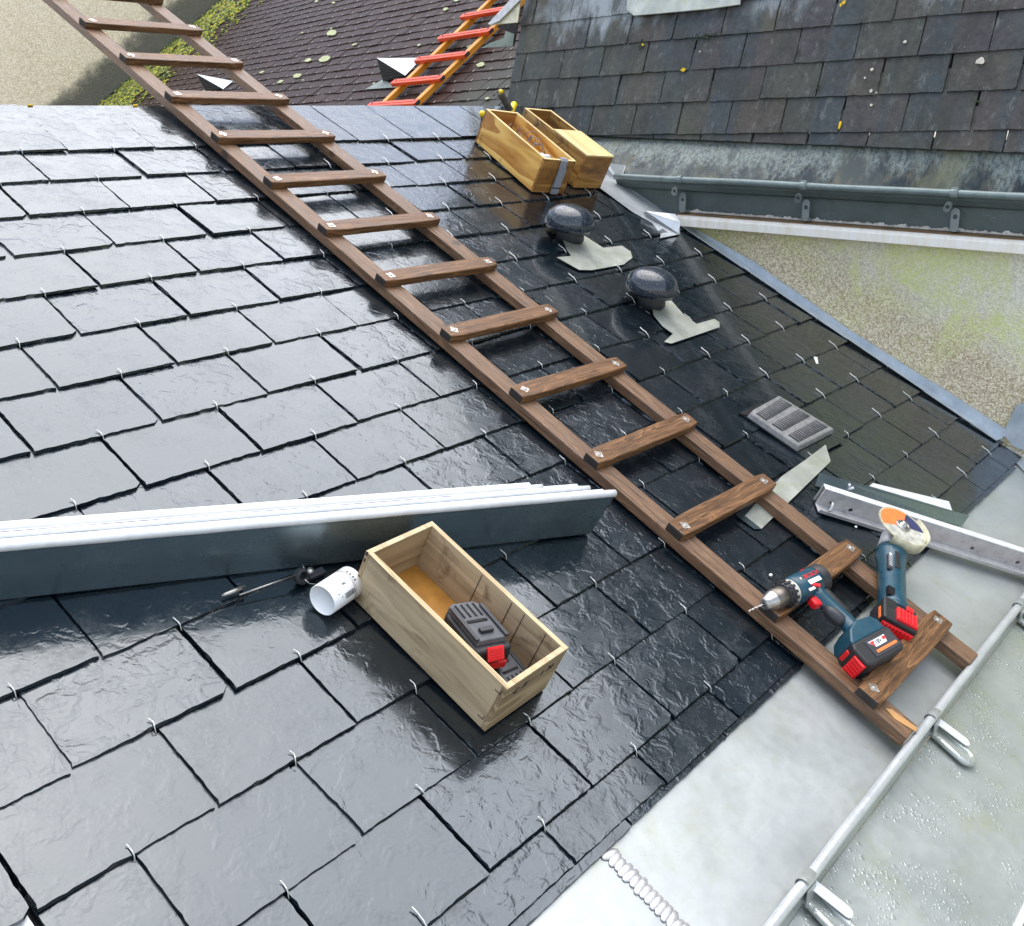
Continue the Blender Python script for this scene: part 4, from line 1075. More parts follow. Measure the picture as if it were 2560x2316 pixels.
# wire offcuts in box A
wr = thing('wire_bundle', BOXA @ Matrix.Translation((0, 0, 0)), 'tangle of grey wire offcuts lying in the golden box', 'wire')
for k in range(7):
    bm = B(); pts = []; y0 = r.uniform(-.06, .07); x0 = r.uniform(-.04, .02)
    for i in range(12):
        pts.append((x0 + .02*math.sin(i*.7 + k*1.9), y0 + (.055 - i*.008), .095 + .018*math.sin(i*.9 + k) + .004*k))
    tube(bm, pts, .0011, 6); link('wire', bm, M['wire'], wr)
pb = thing('plastic_bag', BOXA @ Matrix.Translation((-.018, -LgA + .05, .07)), 'crumpled pale bag in the end of the golden box', 'bag')
bm = B(); bmesh.ops.create_icosphere(bm, subdivisions=4, radius=1)
for v in bm.verts: v.co = Vector((v.co.x*.034, v.co.y*.045, v.co.z*.045)) * (1 + .25*mnoise.noise(v.co*2.3))
link('bag_skin', bm, M['bag'], pb, smooth=True)

# battery packs
def battery(name, Mx, label, full=True, group='battery packs in the grey-brown box'):
    root = thing(name, Mx, label, 'battery', group)
    b = B(); prism(b, [(-.036, -.055), (.036, -.055), (.038, -.045), (.038, .045), (.030, .058), (-.030, .058), (-.038, .045), (-.038, -.045)], 0, .045, shrink=.04)
    link('case', b, M['black'], root, bev=.005, seg=3)
    b = B(); prism(b, [(-.031, -.040), (.031, -.040), (.031, .052), (.022, .060), (-.022, .060), (-.031, .052)], .045, .054, shrink=.05)
    tp_ = link('top_plate', b, M['grey'], root, bev=.0015)
    b = B()
    b.free()
    for x in (-.030, .030):
        b = B(); box(b, x-.0035, x+.0035, -.038, .045, .054, .059); link('slide_rail', b, M['grey2'], root, bev=.001)
    b = B()
    for x in (-.018, -.006, .006, .018): box(b, x-.0018, x+.0018, .020, .052, .0545, .0552)
    box(b, -.02, .02, .006, .012, .0545, .0555)
    link('contact_slot', b, M['holes'], root)
    b = B(); box(b, -.013, .013, -.022, -.012, .054, .0605); link('latch', b, M['grey2'], root, bev=.001)
    b = B(); Mr = Matrix.Translation((0, -.0545, .036)) @ Matrix.Rotation(R_(58), 4, 'X')
    box(b, -.0165, .0165, -.010, .013, 0, .004, Mr)
    for k in range(5): box(b, -.013, .013, -.007 + k*.004, -.0055 + k*.004, .004, .0052, Mr)
    link('release_button', b, M['red'], root, bev=.0006)
    b = B()
    box(b, -.030, .030, -.0575, -.053, .006, .019)
    for k in range(9): box(b, -.028 + k*.0065, -.0255 + k*.0065, -.0590, -.0570, .0065, .0185)
    link('red_grille', b, M['redtext'] if full else M['red'], root, bev=.0006)
    return root
BX = b1c.matrix_world
battery('battery_pack', BX @ Matrix.Translation((-.012, -.052, .040)) @ Matrix.Rotation(R_(-16), 4, 'Z') @ Matrix.Rotation(R_(-9), 4, 'X') @ Matrix.Rotation(R_(3), 4, 'Y'), 'upper battery pack with bright red button in the grey-brown box')
battery('battery_pack', BX @ Matrix.Translation((.020, -.112, .0095)) @ Matrix.Rotation(R_(172), 4, 'Z') @ Matrix.Diagonal((.85, .8, .52, 1)), 'lower dark battery pack half hidden in the corner of the grey-brown box')

# ------------------------------------------------------------------ stacked zinc lengths
zA, zB = RP(-330, 1222, .012), RP(1160, 1052, .012)
zd = Vector((zB.x - zA.x, zB.y - zA.y, 0)).normalized(); zn = Vector((zd.y, -zd.x, 0)); zn = zn if zn.y < 0 else -zn   # towards the camera
ZM = ROOF @ Matrix(((zd.x, -zn.x, 0, zA.x), (zd.y, -zn.y, 0, zA.y), (0, 0, 1, .012), (0, 0, 0, 1)))
LZ = (zB - zA).length
Hz = .108
def zlen(off, over, label, col, h, blue=False):
    root = thing('zinc_length', ZM @ Matrix.Translation((0, off, 0)), label, 'gutter', 'folded zinc gutter lengths stacked on edge')
    b = B(); n = 40; pr = None
    for i in range(n+1):
        x = (LZ + (over*.0))*i/n; w_ = .0016*mnoise.noise(Vector((x*2, off*50, 0)))
        top_extra = .035*(i/n > .999)
        cu = [b.verts.new((x if i < n or zz < .02 else x + over*(zz/h), yy + w_, zz)) for yy, zz in ((.030, .002), (.002, .0), (0, .004), (.001, h*.5), (.003, h-.010), (.003, h))]
        if pr:
            for a in range(len(cu)-1): b.faces.new((pr[a], pr[a+1], cu[a+1], cu[a])).smooth = False
        pr = cu
    f = link('face', b, col, root, smooth='raw'); s_ = f.modifiers.new('t', 'SOLIDIFY'); s_.thickness = .0012
    RR = .0078 if off == 0 else .0055
    b = B(); tube(b, [((LZ+over+.004)*i/60, .008 + .0006*mnoise.noise(Vector((i*.3, off*90, 0))), h - .001 + .0006*mnoise.noise(Vector((i*.25, off*90, 4)))) for i in range(61)], RR, 14)
    link('roll', b, M['zincwhite'], root)
    b = B(); box(b, 0, LZ+over-.02, .010, .021, h-.0005, h+.001); 
    link('top_flange', b, M['zincwhite'], root)
    if blue:
        b = B(); box(b, 0, (LZ+over)*.75, .0135, .0147, h+.0011, h+.0016); link('blue_line', b, M['navy'], root)
    return root
q0 = RP(1210, 974, .12)
ql = (Vector((q0.x, q0.y, 0)) - Vector((zA.x, zA.y, 0))).dot(zd)
zlen(0, ql - LZ - .0, 'frontmost zinc length, its smooth grey face towards the camera', M['newzinc'], Hz)
zlen(.0195, ql - LZ - .055, 'middle zinc length with a blue guide line on its white flange', M['newzinc'], Hz + .001, True)
zlen(.034, ql - LZ - .165, 'rear zinc length, ending shortest of the stack on the right', M['newzinc'], Hz + .001)
bm = B()     # greasy finger marks
# ------------------------------------------------------------------ white tube
D_ = lambda x, y, h: RP(x, y, h)
ta, tb = D_(634, 1183, .042), D_(716, 1128, .042)
td = (tb - ta).normalized()
TLEN = (-.2155 - ta.x)/td.x; PS = min(1.0, (TLEN - .012)/.068)
tu = thing('white_tube', ROOF @ axisM(ta, td), 'white plastic sealant tube with a barcode sticking out beside the wooden box', 'tube')
bm = B(); lathe(bm, [(0, .007), (.0262, .006), (.0262, .0005), (.0268, 0), (.0276, .001), (.0278, TLEN), (0, TLEN)], 48); link('body', bm, M['tubew'], tu)
def ontube(a, z): return Matrix.Rotation(a, 4, 'Z') @ Matrix.Translation((.0279, 0, z)) @ Matrix(((0, 0, 1, 0), (0, -1, 0, 0), (1, 0, 0, 0), (0, 0, 0, 1)))
camt = (ROOF @ axisM(ta, td)).inverted() @ CAM; ca = math.atan2(camt.y, camt.x)
def curved(bm, a0, a1, z0, z1, rr_=.0280, n=6):
    L = [[bm.verts.new((rr_*math.cos(a0+(a1-a0)*i/n), rr_*math.sin(a0+(a1-a0)*i/n), z)) for i in range(n+1)] for z in (z0, z1)]
    for i in range(n): bm.faces.new((L[0][i], L[0][i+1], L[1][i+1], L[1][i]))
bm = B(); rz = random.Random(4); z = .030
sg = 1 if True else -1
while z < .056:
    w_ = rz.choice((.0006, .0009, .0016)); curved(bm, ca + .42, ca + .78, z*PS, (z + w_)*PS); z += w_ + rz.choice((.0006, .001))
link('barcode', bm, M['ink'], tu)
bm = B()
for z0 in (.057*PS, .0605*PS): curved(bm, ca - 1.4, ca + 1.3, z0, z0+.0007, n=30)
for a in (-.7, -.45, -.2, .0): curved(bm, ca + a, ca + a + .10, .063*PS, .067*PS)
curved(bm, ca+.45, ca+.6, .020, .021); curved(bm, ca+.25, ca+.28, .012, .018)
link('printed_lines', bm, M['ink'], tu)
bm = B()      # small crossed-out bin like symbol
for (a0, z0, a1, z1) in ((-.25, .030, -.05, .040), (-.25, .040, -.05, .030), (-.22, .032, -.10, .031), (-.20, .032, -.18, .039), (-.10, .032, -.12, .039)):
    tube(bm, [(.028*math.cos(ca+a0), .028*math.sin(ca+a0), z0), (.0283*math.cos(ca+(a0+a1)/2), .0283*math.sin(ca+(a0+a1)/2), (z0+z1)/2), (.028*math.cos(ca+a1), .028*math.sin(ca+a1), z1)], .0003, 4)
link('symbol', bm, M['ink'], tu)
# pointed steel tool and shackle
C4 = cr(0, 700, 900)
pa, pb_, pc_ = RP(*C4(1240, 1770), .022), RP(*C4(1370, 1720), .024), RP(*C4(1665, 1650), .030)
pt = thing('pointed_tool', ROOF, 'thin steel rod with a pointed head lying in the dark under the zinc lengths', 'tool')
bm = B(); p2 = pa.lerp(pb_, .25)
tube(bm, [pa, pa.lerp(pb_, .12), pa.lerp(pb_, .5), pb_], [.0008, .0035, .0045, .0040], 10)
link('head', bm, M['chrome'], pt)
bm = B(); tube(bm, [RP(*C4(1340, 1765), .020), pc_], .0018, 8); link('shaft', bm, M['chrome'], pt)
sh = thing('clamp', ROOF, 'small dark clamp with a bolt and wire next to the white tube', 'clamp')
cc = RP(*C4(1690, 1660), .025)
bm = B(); lathe(bm, [(.014, -.006), (.014, .006), (.008, .006), (.008, -.006), (.014, -.006)], 24, Matrix.Translation(cc) @ Matrix.Rotation(R_(60), 4, 'X')); box(bm, cc.x-.004, cc.x+.05, cc.y-.008, cc.y+.006, .012, .02)
link('jaw', bm, M['grey2'], sh, bev=.001)
bm = B(); lathe(bm, [(0, .009), (.006, .009), (.006, -.002), (0, -.002)], 6, Matrix.Translation(cc + Vector((.012, -.004, .006)))); link('bolt', bm, M['chrome'], sh)
bm = B(); tube(bm, [cc + Vector((.0, -.008, .0)), RP(*C4(1730, 1700), .018), RP(*C4(1800, 1712), .018), RP(*C4(1880, 1690), .02), RP(*C4(1940, 1640), .026)], .0012, 6); link('wire', bm, M['chrome'], sh)

# ------------------------------------------------------------------ steel channel, zinc offcuts on the right
GG = cr(1900, 1100, 660)
cA = RP(*GG(422, 492), .014); cT = RP(*GG(2016, 1003), .012)
cdv = Vector((cT.x-cA.x, cT.y-cA.y, 0)).normalized(); cn = Vector((cdv.y, -cdv.x, 0)); cn = cn if cn.x < 0 else -cn
CM = ROOF @ Matrix(((cdv.x, -cn.x, 0, cA.x), (cdv.y, -cn.y, 0, cA.y), (0, 0, 1, .014), (0, 0, 0, 1)))
ch = thing('steel_channel', CM, 'grey perforated steel channel lying across the roof beside the grinder', 'channel')
CH = .049; CL = 1.15
holes = []
camc = CM.inverted() @ CAM
for (x, y) in ((692, 537), (1620, 828), (1968, 937), (548, 478)):
    p = CM.inverted() @ hit(*GG(x, y), CM @ Vector((0, 0, 0)), (CM.to_3x3() @ Vector((0, 1, 0)))); holes.append((p.x, p.z))
holes.sort(); bm = B(); x = 0
for hx, hz in holes + [(holes[-1][0] + .16, .027), (holes[-1][0] + .32, .027)]:
    hw = .014
    if hx - hw > x: box(bm, x, hx-hw, 0, .003, 0, CH)
    Mh = Matrix.Translation((hx, .003, CH/2)) @ Matrix.Rotation(R_(90), 4, 'X')
    # square plate with a hole, four corners filled by straight edges
    seg = 16; out_ = []; inn = []
    for k in range(seg):
        a = 2*math.pi*k/seg + math.pi/4; c_, s_ = math.cos(a), math.sin(a); m = max(abs(c_), abs(s_))
        out_.append((c_/m*hw, s_/m*CH/2)); inn.append((c_*.0058, (hz - CH/2) + s_*.0058))
    V = [[bm.verts.new(Mh @ Vector((px, py, z))) for px, py in Lx] for Lx in (out_, inn) for z in (0, .003)]
    for k in range(seg):
        j = (k+1) % seg
        for q in ((V[1][k],V[1][j],V[3][j],V[3][k]), (V[0][j],V[0][k],V[2][k],V[2][j]), (V[2][j],V[2][k],V[3][k],V[3][j])): bm.faces.new(q)
    x = hx + hw
box(bm, x, CL, 0, .003, 0, CH)
link('web', bm, M['steel'], ch)
bm = B(); box(bm, 0, CL, .0005, .022, CH, CH+.003); link('top_flange', bm, M['zincwhite'], ch, bev=.0008)
bm = B(); box(bm, .0, CL, -.030, .0, 0, .003); box(bm, .0, CL, -.0325, -.030, 0, .010); link('bottom_flange', bm, M['steel'], ch, bev=.0008)
bm = B(); box(bm, .18, CL, -.0265, -.024, .0032, .0045); link('red_stain', bm, M['redtext'], ch)
bm = B(); box(bm, 0, CL, .0195, .0215, .0, CH); link('added_hole_backing', bm, M['steel'], ch)  # backing added across the open rear so the holes stay dark
# bright hook passed through the first hole
hx, hz = holes[0]
hk = thing('bent_hook', CM, 'bright bent metal hook hanging through the first hole of the steel channel', 'hook')
bm = B(); tube(bm, [(hx, .02, hz), (hx, .004, hz+.001), (hx, -.008, hz+.002), (hx-.001, -.014, hz-.004), (hx-.002, -.016, hz-.014), (hx-.002, -.017, .004)], .0038, 10); link('hook_bar', bm, M['hook'], hk)
gp = thing('zinc_strip', ROOF, 'dark glossy zinc strip lying behind the steel channel', 'zinc strip')
bm = B(); sheet(bm, [RP(*GG(*p), h) for p, h in (((458, 250), .03), ((1600, 578), .022), ((1540, 660), .02), ((420, 350), .02))], .0014); link('strip_face', bm, M['newzinc'], gp)
gp2 = thing('zinc_strip', ROOF, 'bright white zinc strip with a slanted end lying over the dark slates', 'zinc strip')
bm = B(); sheet(bm, [RP(*GG(*p), h) for p, h in (((862, 330), .016), ((1444, 470), .016), ((1468, 540), .020), ((1350, 505), .020), ((835, 352), .020))], .0014); link('strip_face', bm, M['zincwhite'], gp2)
bm = B()
a_, b_ = RP(*GG(676, 385), .035), RP(*GG(712, 365), .05)
cl = thing('zinc_clip', ROOF, 'tiny bright metal clip standing on the dark zinc strip', 'clip')
tube(bm, [a_, b_], .0035, 8); tube(bm, [RP(*GG(680, 365), .04), RP(*GG(684, 340), .05)], .003, 6); link('clip_bar', bm, M['zincwhite'], cl)
# folded zinc offcut passing under the ladder
fo = thing('zinc_offcut', ROOF, 'pale folded zinc offcut lying under the ladder rail and over the slates', 'zinc offcut')
bm = B()
def KP(x, y, h): return RP(*K6(x, y), h)
top_ = [KP(904, 924, .022), KP(932, 1018, .020), KP(830, 1150, .018), KP(620, 1340, .0165), KP(545, 1396, .0165)]
bot_ = [KP(700, 1075, .024), KP(600, 1150, .022), KP(455, 1322, .018)]
sheet(bm, [KP(904, 924, .020), KP(932, 1018, .018), KP(545, 1396, .0165), KP(452, 1322, .0175), KP(610, 1150, .021), KP(660, 1100, .022), KP(790, 1010, .021)], .0012, Vector((0, 0, 1)))
link('top_leaf', bm, M['lead'], fo)
bm = B(); sheet(bm, [KP(545, 1398, .0150), KP(505, 1396, .0150), KP(400, 1318, .0150), KP(610, 1140, .0150), KP(640, 1160, .0150)], .0012, Vector((0, 0, 1))); link('lower_leaf', bm, M['newzinc'], fo)
# a white crumb and a scrap of zinc on the slates
for (x, y), lab, s_ in ((K6(598, 1653), 'small white crumb on dark slate between the ladder rails', .004), (K6(1075, 1383), 'tiny white crumb under the steel channel', .0035)):
    c_ = thing('crumb', ROOF @ Matrix.Translation(RP(x, y, .015)), lab, 'debris'); bm = B(); bmesh.ops.create_icosphere(bm, subdivisions=2, radius=s_)
    for v in bm.verts: v.co = Vector((v.co.x*1.5, v.co.y, v.co.z*.6))
    link('grain', bm, M['paper'], c_, smooth=True)
c_ = thing('zinc_scrap', ROOF, 'tiny bright curl of zinc on a dark slate above the vent tile', 'scrap'); bm = B()
sheet(bm, [RP(*K6(838, 430), .017), RP(*K6(858, 432), .022), RP(*K6(865, 470), .018), RP(*K6(852, 468), .016)], .0006); link('curl', bm, M['zincwhite'], c_)

# ------------------------------------------------------------------ yellow-tipped tools behind the boxes
FB = cr(1160, 200, 400)
tw = thing('hand_tool', ROOF, 'upright tool handle wrapped in grey tape with a yellow end, behind the golden box', 'tool')
a_, b_ = RP(*FB(590, 400), .03), RP(*FB(450, 150), .11)
bm = B(); pts = [a_.lerp(b_, i/14) + Vector((.004*mnoise.noise(Vector((i*.9, 0, 0))), 0, .003*mnoise.noise(Vector((i*.9, 4, 0))))) for i in range(15)]
tube(bm, pts, [.014 + .003*mnoise.noise(Vector((i*1.3, 8, 0))) for i in range(15)], 12); link('wrap', bm, M['cloth'], tw)
bm = B(); bmesh.ops.create_icosphere(bm, subdivisions=2, radius=.0095, matrix=Matrix.Translation(RP(*FB(465, 150), .122))); link('yellow_end', bm, M['yellow'], tw, smooth=True)
bm = B(); tube(bm, [b_ + Vector((0, 0, .004)), RP(*FB(400, 150), .11), RP(*FB(375, 200), .10)], .0035, 6); tube(bm, [RP(*FB(500, 160), .11), RP(*FB(590, 340), .05)], .0022, 6); link('tape_end', bm, M['cloth'], tw)
ty = thing('hand_tool', ROOF, 'short yellow tool handle lying between the taped handle and the golden box', 'tool')
a_, b_ = RP(*FB(590, 420), .03), RP(*FB(632, 310), .045)
bm = B(); tube(bm, [a_, a_.lerp(b_, .3), a_.lerp(b_, .7), b_, b_.lerp(a_, -.12)], [.012, .0125, .0135, .0135, .008], 14); link('grip', bm, M['yellow'], ty)
tz = thing('hand_tool', ROOF, 'round yellow tool end with a black collar at the left corner of the golden box', 'tool')
kq = RP(*FB(230, 430), .09); kb = RP(*FB(250, 478), .07)
bm = B(); bmesh.ops.create_icosphere(bm, subdivisions=3, radius=.0125, matrix=Matrix.Translation(kq)); link('tip', bm, M['yellow'], tz, smooth=True)
bm = B(); tube(bm, [kq.lerp(kb, .6), kb, Vector((kb.x+.02, kb.y+.01, .02))], [.012, .010, .007], 12); link('collar', bm, M['black'], tz)

# ------------------------------------------------------------------ cordless drill lying on its side on the ladder
T4 = cr(1860, 1240, 560)
def TP(x, y, h): return RP(*T4(x, y), h)
HD = .082       # height of the barrel axis above the roof
dr0, dr1 = TP(690, 740, HD+.012), TP(205, 965, HD-.012)
dx = (dr1 - dr0); BL = dx.length; dx.normalize()
h0, h1 = TP(650, 880, HD), TP(1075, 1290, HD-.010)
dn_ = Vector((0, 0, 1)); dy = (h1 - h0); dy = (dy - dx*dy.dot(dx)); dy.normalize(); dz = dx.cross(dy); 
if dz.z < 0: dz = -dz
DM = Matrix(((dx.x, dy.x, dz.x, dr0.x), (dx.y, dy.y, dz.y, dr0.y), (dx.z, dy.z, dz.z, dr0.z), (0, 0, 0, 1)))
dr = thing('cordless_drill', ROOF @ DM, 'teal and black cordless drill with silver chuck and red trigger lying on the ladder foot', 'drill')
DI = DM.inverted()
def DL(x, y, h=HD): return DI @ TP(x, y, h)
AX = Matrix.Rotation(R_(90), 4, 'Y')     # lathe z -> local x
b = B(); lathe(b, [(0, -.004), (.018, -.003), (.0275, .006), (.0305, .02), (.031, .060), (.030, .086), (.0265, .098), (0, .0985)], 36, AX)
for v in b.verts: v.co.z *= .96
link('motor_housing', b, M['teal'], dr)
b = B(); lathe(b, [(.0322, .004), (.0322, .020), (.0305, .024)], 36, AX); lathe(b, [(.029, .0), (.0322, .004)], 36, AX); link('rear_cap', b, M['black'], dr)
b = B(); lathe(b, [(.0272, .097), (.0285, .100), (.0285, .106), (.0272, .108)], 40, AX); link('mode_ring', b, M['discgrey'], dr)
b = B(); lathe(b, [(.0270, .108), (.0270, .120), (.0245, .124), (0, .124)], 40, AX)
for k in range(14):
    a = 2*math.pi*k/14; box(b, .104, .121, -.003, .003, .0262, .0292, Matrix.Rotation(a, 4, 'X'))
link('torque_collar', b, M['black'], dr)
b = B(); lathe(b, [(.0215, .124), (.0225, .128), (.0225, .148), (.0205, .152)], 36, AX); link('chuck_sleeve', b, M['dchrome'], dr)
b = B(); lathe(b, [(.0205, .152), (.0212, .153), (.0205, .156), (.0165, .168), (.0125, .178), (.009, .181), (.004, .181)], 36, AX); link('chuck_nose', b, M['chrome'], dr)
b = B(); pts = [(.180 + .046*i/24, .0, 0) for i in range(25)]
pr = None
for i, p in enumerate(pts):
    cu = []
    for k in range(8):
        a = 2*math.pi*k/8 + i*.55; q = .0024*(1 if k % 4 < 2 else .62)*(1 if i < 23 else .4)
        cu.append(b.verts.new((p[0], q*math.cos(a), q*math.sin(a))))
    if pr:
        for k in range(8): b.faces.new((pr[k], pr[(k+1)%8], cu[(k+1)%8], cu[k]))
    pr = cu
link('drill_bit', b, M['chrome'], dr)
# handle: teal spine with black grip
HT = DL(660, 880); HB = DL(1000, 1200)
yb = DL(1000, 1230).y
hx0 = .040
b = B(); tube(b, [(hx0, .012, 0), (hx0+.001, .035, 0), (hx0-.004, .060, 0), (hx0-.010, .090, 0), (hx0-.012, .118, 0), (hx0-.010, .132, 0)], [.024, .0205, .0185, .018, .0195, .026], 20)
for v in b.verts: v.co.z *= .86
link('handle', b, M['teal'], dr)
b = B(); tube(b, [(hx0-.012, .020, 0), (hx0-.0135, .035, 0), (hx0-.0165, .060, 0), (hx0-.022, .085, 0), (hx0-.024, .108, 0)], [.012, .016, .0155, .0145, .010], 18); link('grip_back', b, M['black'], dr)
b = B(); tube(b, [(hx0+.010, .058, 0), (hx0+.0065, .075, 0), (hx0+.000, .100, 0), (hx0-.002, .112, 0)], [.008, .0145, .0145, .008], 16); 
for v in b.verts: v.co.z *= 1.08
link('grip_front', b, M['grey2'], dr)
b = B(); box(b, hx0+.014, hx0+.034, .030, .056, -.010, .010); 
for v in b.verts:
    if v.co.x > hx0+.03: v.co.y = .034 + (v.co.y-.034)*.75
link('trigger', b, M['red'], dr, bev=.005, seg=3)
b = B(); prism(b, [(hx0+.002, .020), (hx0+.020, .010), (hx0+.026, .013), (hx0+.010, .026)], .0245, .0285); link('direction_switch', b, M['red'], dr, bev=.001)
b = B(); box(b, .040, .050, -.0285, -.0265, .010, .0165); link('side_mark', b, M['red'], dr, bev=.001)
# foot and battery
b = B(); prism(b, [(hx0-.052, .138), (hx0-.040, .124), (hx0+.004, .120), (hx0+.030, .130), (hx0+.052, .152), (hx0+.052, .160), (hx0-.052, .160)], -.034, .034)
link('handle_foot', b, M['teal'], dr, bev=.007, seg=3)
b = B(); prism(b, [(hx0-.058, .158), (hx0+.056, .158), (hx0+.062, .170), (hx0+.060, .206), (hx0+.050, .214), (hx0-.052, .214), (hx0-.060, .204)], -.036, .036)
bt = link('battery', b, M['black'], dr, bev=.005, seg=3)
b = B(); box(b, hx0-.052, hx0+.028, .166, .204, .036, .0375); link('label_panel', b, M['grey2'], bt, bev=.0005)
b = B(); prism(b, [(hx0-.030, .171), (hx0+.022, .171), (hx0+.010, .186), (hx0-.024, .186)], .0376, .0380); link('white_label', b, M['white'], bt)
b = B(); prism(b, [(hx0-.044, .172), (hx0-.020, .172), (hx0-.034, .186)][::1], .0379, .0380) if False else box(b, hx0-.046, hx0+.018, .1915, .1975, .0376, .0382); link('orange_bar', b, M['orange'], bt)
b = B(); prism(b, [(hx0+.0195, .1725), (hx0+.006, .1725), (hx0+.012, .1845)], .0381, .0384); link('red_triangle', b, M['redtext'], bt)
Tt = Matrix(((-1, 0, 0, 0), (0, -1, 0, 0), (0, 0, 1, 0), (0, 0, 0, 1)))
text('lettering', '18V', .0125, M['ink'], bt, Matrix.Translation((hx0-.004, .1785, .0383)) @ Tt)
b = B(); box(b, hx0-.028, hx0-.018, .173, .180, .0381, .0385); link('red_chip', b, M['redtext'], bt)
b = B(); box(b, hx0+.048, hx0+.064, .178, .208, -.027, .027)
for k in range(6): box(b, hx0+.063, hx0+.0665, .180, .206, -.024+k*.0092, -.0185+k*.0092)
link('red_grille', b, M['red'], bt, bev=.0015)
b = B(); box(b, hx0+.046, hx0+.0615, .160, .176, -.012, .018); link('release_button', b, M['red'], bt, bev=.0015)
Mt_ = Matrix.Translation((.048, -.006, .0296)) @ Tt
text('lettering', 'BOSCH', .0135, M['redtext'], dr, Mt_, .0006)
b = B(); box(b, .032, .068, .003, .013, .0288, .0300); link('model_label', b, M['white'], dr, bev=.0005)
b = B(); box(b, .060, .078, .018, .024, .0245, .0262); link('side_label', b, M['white'], dr, bev=.0004)
b = B(); lathe(b, [(.0045, .0285), (.004, .030), (0, .030)], 14, Matrix.Translation((.078, -.006, 0))); link('badge', b, M['chrome'], dr)
b = B()
for k in range(4): box(b, .030+.0, .050, .0, .0012, .0300, .0306, Matrix.Translation((-.016, .010+k*.0035, -.004)))
link('cooling_slots', b, M['black'], dr)

# ------------------------------------------------------------------ angle grinder, disc up
HG = .118
gc = TP(1425, 275, HG)                    # disc centre
ga = TP(1300, 520, .070); gb_ = TP(1300, 980, .060)
gy = Vector((gb_.x-ga.x, gb_.y-ga.y, -.006)).normalized(); gz_ = (Vector((-.10, -.10, 1)) - gy*Vector((-.10, -.10, 1)).dot(gy)).normalized(); gx = gy.cross(gz_)
GM = Matrix(((gx.x, gy.x, gz_.x, gc.x), (gx.y, gy.y, gz_.y, gc.y), (gx.z, gy.z, gz_.z, gc.z), (0, 0, 0, 1)))
gr = thing('angle_grinder', ROOF @ GM, 'teal cordless angle grinder with orange and white cutting disc resting on the ladder', 'grinder')
GIv = GM.inverted()
def GL(x, y, h): return GIv @ TP(x, y, h)
RD = .0625
b = B(); seg = 72; mats_ = [M['orange'], M['navy'], M['discgrey'], M['cream']]
def angof(x, y):
    q = GL(x, y, HG); return math.atan2(q.y, q.x) % (2*math.pi)
a_or0, a_or1, a_nv1 = angof(1195, 240), angof(1450, 160), angof(1610, 330)
def between(a, s, e): return ((a - s) % (2*math.pi)) <= ((e - s) % (2*math.pi))
ccw = ((a_or1 - a_or0) % (2*math.pi)) < math.pi
for k in range(seg):
    t0, t1 = 2*math.pi*k/seg, 2*math.pi*(k+1)/seg; am = (t0+t1)/2
    s_, e_ = (a_or0, a_or1) if ccw else (a_or1, a_or0)
    s2, e2 = (a_or1, a_nv1) if ccw else (a_nv1, a_or1)
    mi = 0 if between(am, s_, e_) else 1 if between(am, s2, e2) else 2
    for r0, r1, mm in ((.008, RD-.0045, mi), (RD-.0045, RD, 3)):
        f = b.faces.new([b.verts.new((r_*math.cos(a), r_*math.sin(a), .0015)) for r_, a in ((r0, t0), (r1, t0), (r1, t1), (r0, t1))]); f.material_index = mm
    f = b.faces.new([b.verts.new((r_*math.cos(a), r_*math.sin(a), z_)) for r_, a, z_ in ((RD, t0, -.001), (RD, t1, -.001), (RD, t1, .0015), (RD, t0, .0015))]); f.material_index = 3
    f = b.faces.new([b.verts.new((r_*math.cos(a), r_*math.sin(a), -.001)) for r_, a in ((.0, t0), (RD, t0), (RD, t1))]); f.material_index = 3
bmesh.ops.remove_doubles(b, verts=b.verts, dist=1e-5)
dk = link('cutting_disc', b, mats_, gr)
b = B(); lathe(b, [(.0185, .0015), (.0185, .004), (.0165, .006), (.0135, .006), (.0125, .0045), (.009, .0045), (.0085, .009), (.006, .0095), (.0058, .0135), (.003, .014), (0, .0135)], 28); link('flange_nut', b, M['chrome'], gr)
b = B()
for k in range(4):
    a = k*math.pi/2 + .4; lathe(b, [(.0016, .0061), (0, .0061)], 8, Matrix.Translation((.0155*math.cos(a), .0155*math.sin(a), 0)))
link('spanner_hole', b, M['holes'], gr)
b = B()
for j in range(3):
    for k in range(10 - j*2): box(b, -.048 + k*.0042, -.0455 + k*.0042, -.040 + j*.011, -.0375 + j*.011, .0016, .0018, Matrix.Rotation(0, 4, 'Z'))
am = (a_or0 + ((a_or1-a_or0) % (2*math.pi) if ccw else -((a_or0-a_or1) % (2*math.pi)))/2)
b.free(); 
for j, (s, rr_) in enumerate((('METAL - INOX', .050), ('CUTTING', .040), ('DISC 125', .031))):
    text('disc_lettering', s, .0085 if j == 0 else .0065, M['white'], dk, Matrix.Rotation(am - math.pi/2, 4, 'Z') @ Matrix.Translation((0, rr_, .0017)), .0001) if False else None
# guard: a half ring with a skirt on the side away from the worker
ga0, ga1 = angof(1300, 420), angof(1590, 215)
def arcrange(a, b_, via):
    d = (b_ - a) % (2*math.pi); dv = (via - a) % (2*math.pi)
    return (a, a + d) if dv < d else (a - (2*math.pi - d), a) if False else (a, a - ((a - b_) % (2*math.pi)))
g0, g1 = arcrange(ga0, ga1, angof(1600, 470)); 
if g1 < g0: g0, g1 = g1, g0
b = B(); RG = RD + .0065
lathe(b, [(.02, -.020), (RG, -.020), (RG, .0085), (RG-.003, .0085), (RG-.003, -.0175), (.02, -.0175)], 40, None, 0, g0, g1); link('guard', b, M['cream'], gr)
